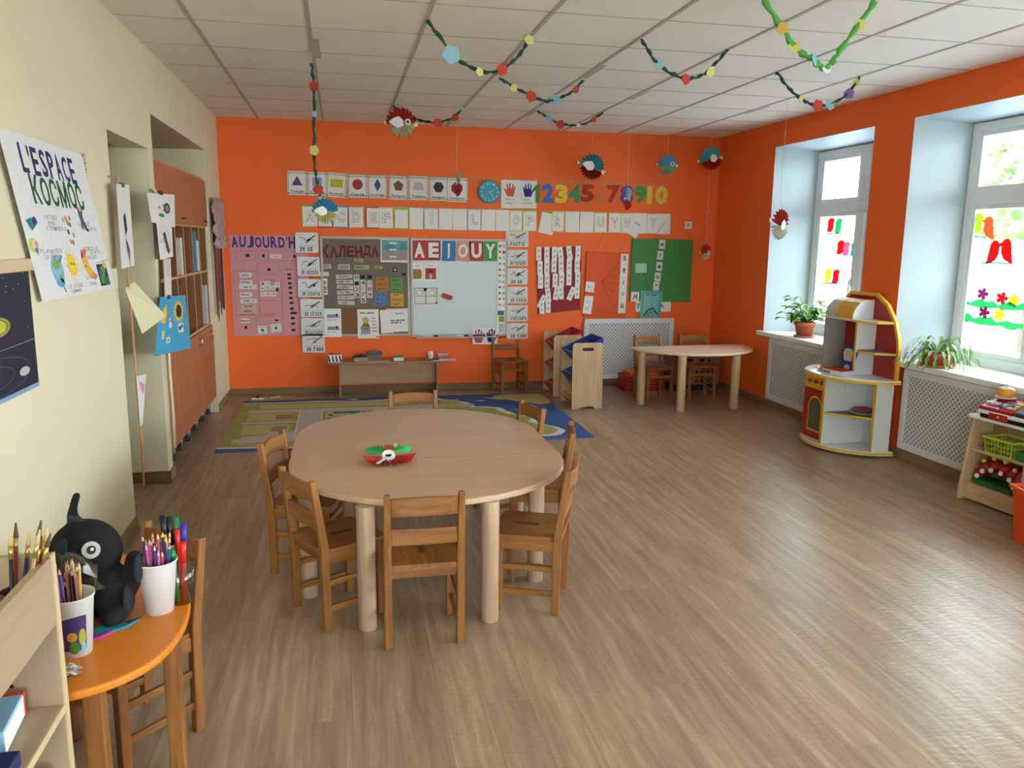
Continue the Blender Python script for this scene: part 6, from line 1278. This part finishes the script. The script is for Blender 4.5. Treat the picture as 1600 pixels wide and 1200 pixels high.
# things on the unit's boards
t = thing('paint_box', 'pale blue and white carton with a red end on the shelf unit board', 'box', (XS-.088, YE-.115, .5690), (0,0,.1))
MB().box(-.026,.026,-.075,.075,0,.05,mat('#8fbdd8',.5)).done('carton', t, bevel=.002); MB().box(-.0265,.0265,.06,.0755,.0,.0505,mat('#c8452a',.5)).done('red_end', t); MB().box(.026,.027,-.075,.06,.004,.046,PAPER).done('white_side', t)
tag(MB().prism([(-.05,-.03),(.05,-.035),(.055,.03),(-.04,.035)],0,.02,mat('#3a2a6a',.6),'xy').done('purple_box', loc=(XS-.18,YE-.08,.569),bevel=.002), 'small purple box behind the pale blue carton on the shelf unit', 'box')
tag(MB().prism([(-.06,-.03),(.05,-.03),(.05,.03),(-.06,.03)],0,.03,mat('#1f2a55',.6),'xy').done('navy_box', loc=(XS-.065,YE-.25,.569),bevel=.002), 'navy box in front of the pale blue carton on the shelf unit', 'box')
tag(MB().cyl((0,0,0),(0,0,.12),.026,mat('#cfd6cf',.5),n=20).cyl((0,0,.12),(0,0,.15),.018,PAPER,n=20).done('paint_bottle', loc=(XS-.05,YE-.06,.2881)), 'pale paint bottle with a white lid on the lower board of the shelf unit', 'bottle')
# ------------------------------------------------------------------ decals on the windows
def decal(win, name, label, cat, y, z, pts, c, s, grp, flip=1):
    xo = XO-.034; m = MB(); m.prism([(u*s*flip*(2.1 if pts is BLOB else 1.25), v*s*1.05) for u, v in pts], -.0008, .0008, decal_mat(c), 'xz')
    return m.done(name, loc=(xo, y, z), rot=(0,0,-pi/2), label=label, cat=cat, group=grp)
BIRD = [(-.55,-.95),(-.2,-.85),(.25,-.6),(.5,-.1),(.5,.45),(.72,.62),(.5,.7),(.3,.95),(0,1),(-.25,.75),(-.35,.2),(-.45,-.4)]
BLOB = [(-.4,-.9),(.1,-1),(.4,-.6),(.38,.2),(.5,.7),(.3,1),(-.1,1),(-.35,.6),(-.3,-.1)]
FLW = [((.45+.55*abs(cos(2.5*a))**.6)*cos(a), (.45+.55*abs(cos(2.5*a))**.6)*sin(a)) for a in [2*pi*k/60 for k in range(60)]]
W1 = 'bird decals on the far window'; W2 = 'bird decals on the near window'
for px_, c, lab in (((6.704,1.738),'#d8383a','red bird decal at the top left of the far window'),((6.586,1.730),'#5fc08a','green bird decal at the top of the far window'),((6.530,1.536),'#d8383a','red bird decal in the middle of the far window'),((6.443,1.525),'#e88aa8','pink bird decal in the middle of the far window'),((6.323,1.526),'#3f9fc8','blue bird decal at the right of the far window'),((6.682,1.282),'#cfe04a','yellow bird decal low on the far window'),((6.562,1.276),'#d8383a','red bird decal low on the far window beside the yellow one')):
    decal(1,'bird_decal',lab,'decal',*px_,BLOB,c,.062,W1)
for a, b_, lab in (((6.784,1.657),(6.510,1.666),'upper thin dark branch decal on the far window'),((6.763,1.207),(6.505,1.215),'lower thin dark branch decal on the far window')):
    m = MB(); m.bar((0,0,0),(0,b_[0]-a[0],b_[1]-a[1]),.012,.002,decal_mat('#6a7a72'),(1,0,0)); m.done('branch_decal', loc=(XO-.034,*a), label=lab, cat='decal')
for px_, c, f, lab in (((4.951,1.707),'#c9cf4a',1,'yellow green bird decal at the top left of the near window'),((4.832,1.683),'#f0875a',-1,'orange bird decal beside the yellow green one on the near window'),((4.773,1.517),'#d9333a',1,'left one of the two large red bird decals on the near window'),((4.654,1.528),'#d9333a',-1,'right one of the two large red bird decals on the near window')):
    decal(2,'bird_decal',lab,'decal',*px_,BIRD,c,.082,W2,f)
for a, b_, lab in (((5.018,1.632),(4.851,1.622),'thin green branch decal under the yellow green bird'),((4.872,1.449),(4.594,1.448),'thin teal branch decal under the large red birds')):
    m = MB(); m.bar((0,0,0),(0,b_[0]-a[0],b_[1]-a[1]),.012,.002,decal_mat('#7fb8a0'),(1,0,0)); m.done('branch_decal', loc=(XO-.034,*a), label=lab, cat='decal')
for px_, c, lab in (((4.822,1.231),'#a8508a','upper purple flower decal on the near window'),((4.650,1.212),'#d9334a','red flower decal on the near window'),((4.551,1.202),'#d8cf3a','upper yellow flower decal on the near window'),((4.791,1.103),'#a0457a','lower purple flower decal on the near window'),((4.655,1.098),'#d8cf3a','lower yellow flower decal on the near window')):
    decal(2,'flower_decal',lab,'decal',*px_,FLW,c,.042,'flower decals on the near window')
for k, (z0, z1, lab) in enumerate((((4.779,1.136)[1],(4.785,1.180)[1],'upper green grass strip decal across the near window'),((4.761,1.016)[1],(4.768,1.065)[1],'lower green grass strip decal across the near window'))):
    R = random.Random(k); pts = [(-.5,z0-.02)]; pts = [(-.5+.05*i, z0+R.uniform(-.012,.012)) for i in range(21)]+[(.5-.05*i, z1+R.uniform(-.02,.02)) for i in range(21)]
    m = MB(); m.prism([(x, z-z0) for x, z in pts], -.0008, .0008, decal_mat('#5fc48a'), 'xz'); m.done('grass_decal', loc=(XO-.0342, 4.475, z0), rot=(0,0,-pi/2), label=lab, cat='decal')
# ------------------------------------------------------------------ outside
tag(MB().box(-12, XO+40, -25, 45, -.75, -.65, mat('#a6a99e',.9,noise=.2,scale=1)).done('lawn'), kind='structure')
tag(MB().box(XO, XO+3.2, -8, 20, -.65, -.645, mat('#c2cad2',.9,noise=.05,scale=2)).done('bounce_paving'), kind='structure')  # unseen pale strip added to throw cool light up to the ceiling
def tree(x, y, z, h, r, label, seed):
    t = thing('garden_tree', label, 'tree', (x, y, -.65)); R = random.Random(seed)
    MB().tube([(0,0,0),(.05,.02,h*.4),(0,.05,h*.7)],[.16,.12,.06],mat('#5a4a3a',.9),10).done('trunk', t)
    lf = MB(); ms = [mat('#6f9a4a',.6), mat('#8ab45a',.6), mat('#557f38',.6)]
    for k in range(1500):
        d = Vector((R.gauss(0,1),R.gauss(0,1),R.gauss(0,1))).normalized()*r*R.uniform(.55,1); p = Vector((d.x, d.y, h*.72+d.z*.95)); a = Vector((R.gauss(0,1),R.gauss(0,1),R.gauss(0,1))).normalized(); b2 = a.orthogonal().normalized(); s = R.uniform(.07,.14)
        lf.add([p+a*s, p+b2*s*.6, p-a*s, p-b2*s*.6], [(0,1,2,3)], R.choice(ms))
    lf.done('foliage', t)
tree(9.2, 9.15, 0, 4.6, 1.35, 'leafy green tree seen through the right part of the near window', 1)
m = MB()
fe = thing('garden_fence', 'white picket fence on the lawn outside the near window', 'fence', (8.2, 8.0, -.65))
for z in (.45,.85): MB().box(-.02,.02,-3.5,3.5,z,z+.07,WHITE).done('rail', fe)
for k in range(24): MB().box(-.035,-.02,-3.4+k*.29,-3.33+k*.29,0,1.0,WHITE).done('picket', fe)
# ------------------------------------------------------------------ light
wld = bpy.data.worlds.new('sky'); SC.world = wld; wld.use_nodes = True; nt = wld.node_tree; bg = nt.nodes['Background']
tc = nt.nodes.new('ShaderNodeTexCoord'); sp = nt.nodes.new('ShaderNodeSeparateXYZ'); cr = nt.nodes.new('ShaderNodeValToRGB')
nt.links.new(tc.outputs['Generated'], sp.inputs[0]); nt.links.new(sp.outputs['Z'], cr.inputs[0])
cr.color_ramp.elements[0].position = 0; cr.color_ramp.elements[0].color = (.86,.93,1,1); cr.color_ramp.elements[1].position = .7; cr.color_ramp.elements[1].color = (.72,.84,1,1)
nt.links.new(cr.outputs[0], bg.inputs[0]); bg.inputs[1].default_value = SKY
# ------------------------------------------------------------------ camera
cam = bpy.data.cameras.new('camera'); cam.sensor_width = 36; cam.lens = 1243.13/1600*36; cam.clip_start = .05
co = bpy.data.objects.new('camera', cam); COL.objects.link(co)
yaw, pit, rol = 0.211425, -0.176853, 0.011718
fw = Vector((sin(yaw)*cos(pit), cos(yaw)*cos(pit), sin(pit))); rt = Vector((cos(yaw), -sin(yaw), 0)); upv = rt.cross(fw)
r2 = rt*cos(rol)+upv*sin(rol); u2 = -rt*sin(rol)+upv*cos(rol)
co.matrix_world = Matrix(((r2.x,u2.x,-fw.x,0),(r2.y,u2.y,-fw.y,0),(r2.z,u2.z,-fw.z,1.5538),(0,0,0,1)))
SC.camera = co
SC.view_settings.view_transform = 'Standard'; SC.view_settings.look = 'None'; SC.view_settings.gamma = 1; SC.view_settings.exposure = EXPO
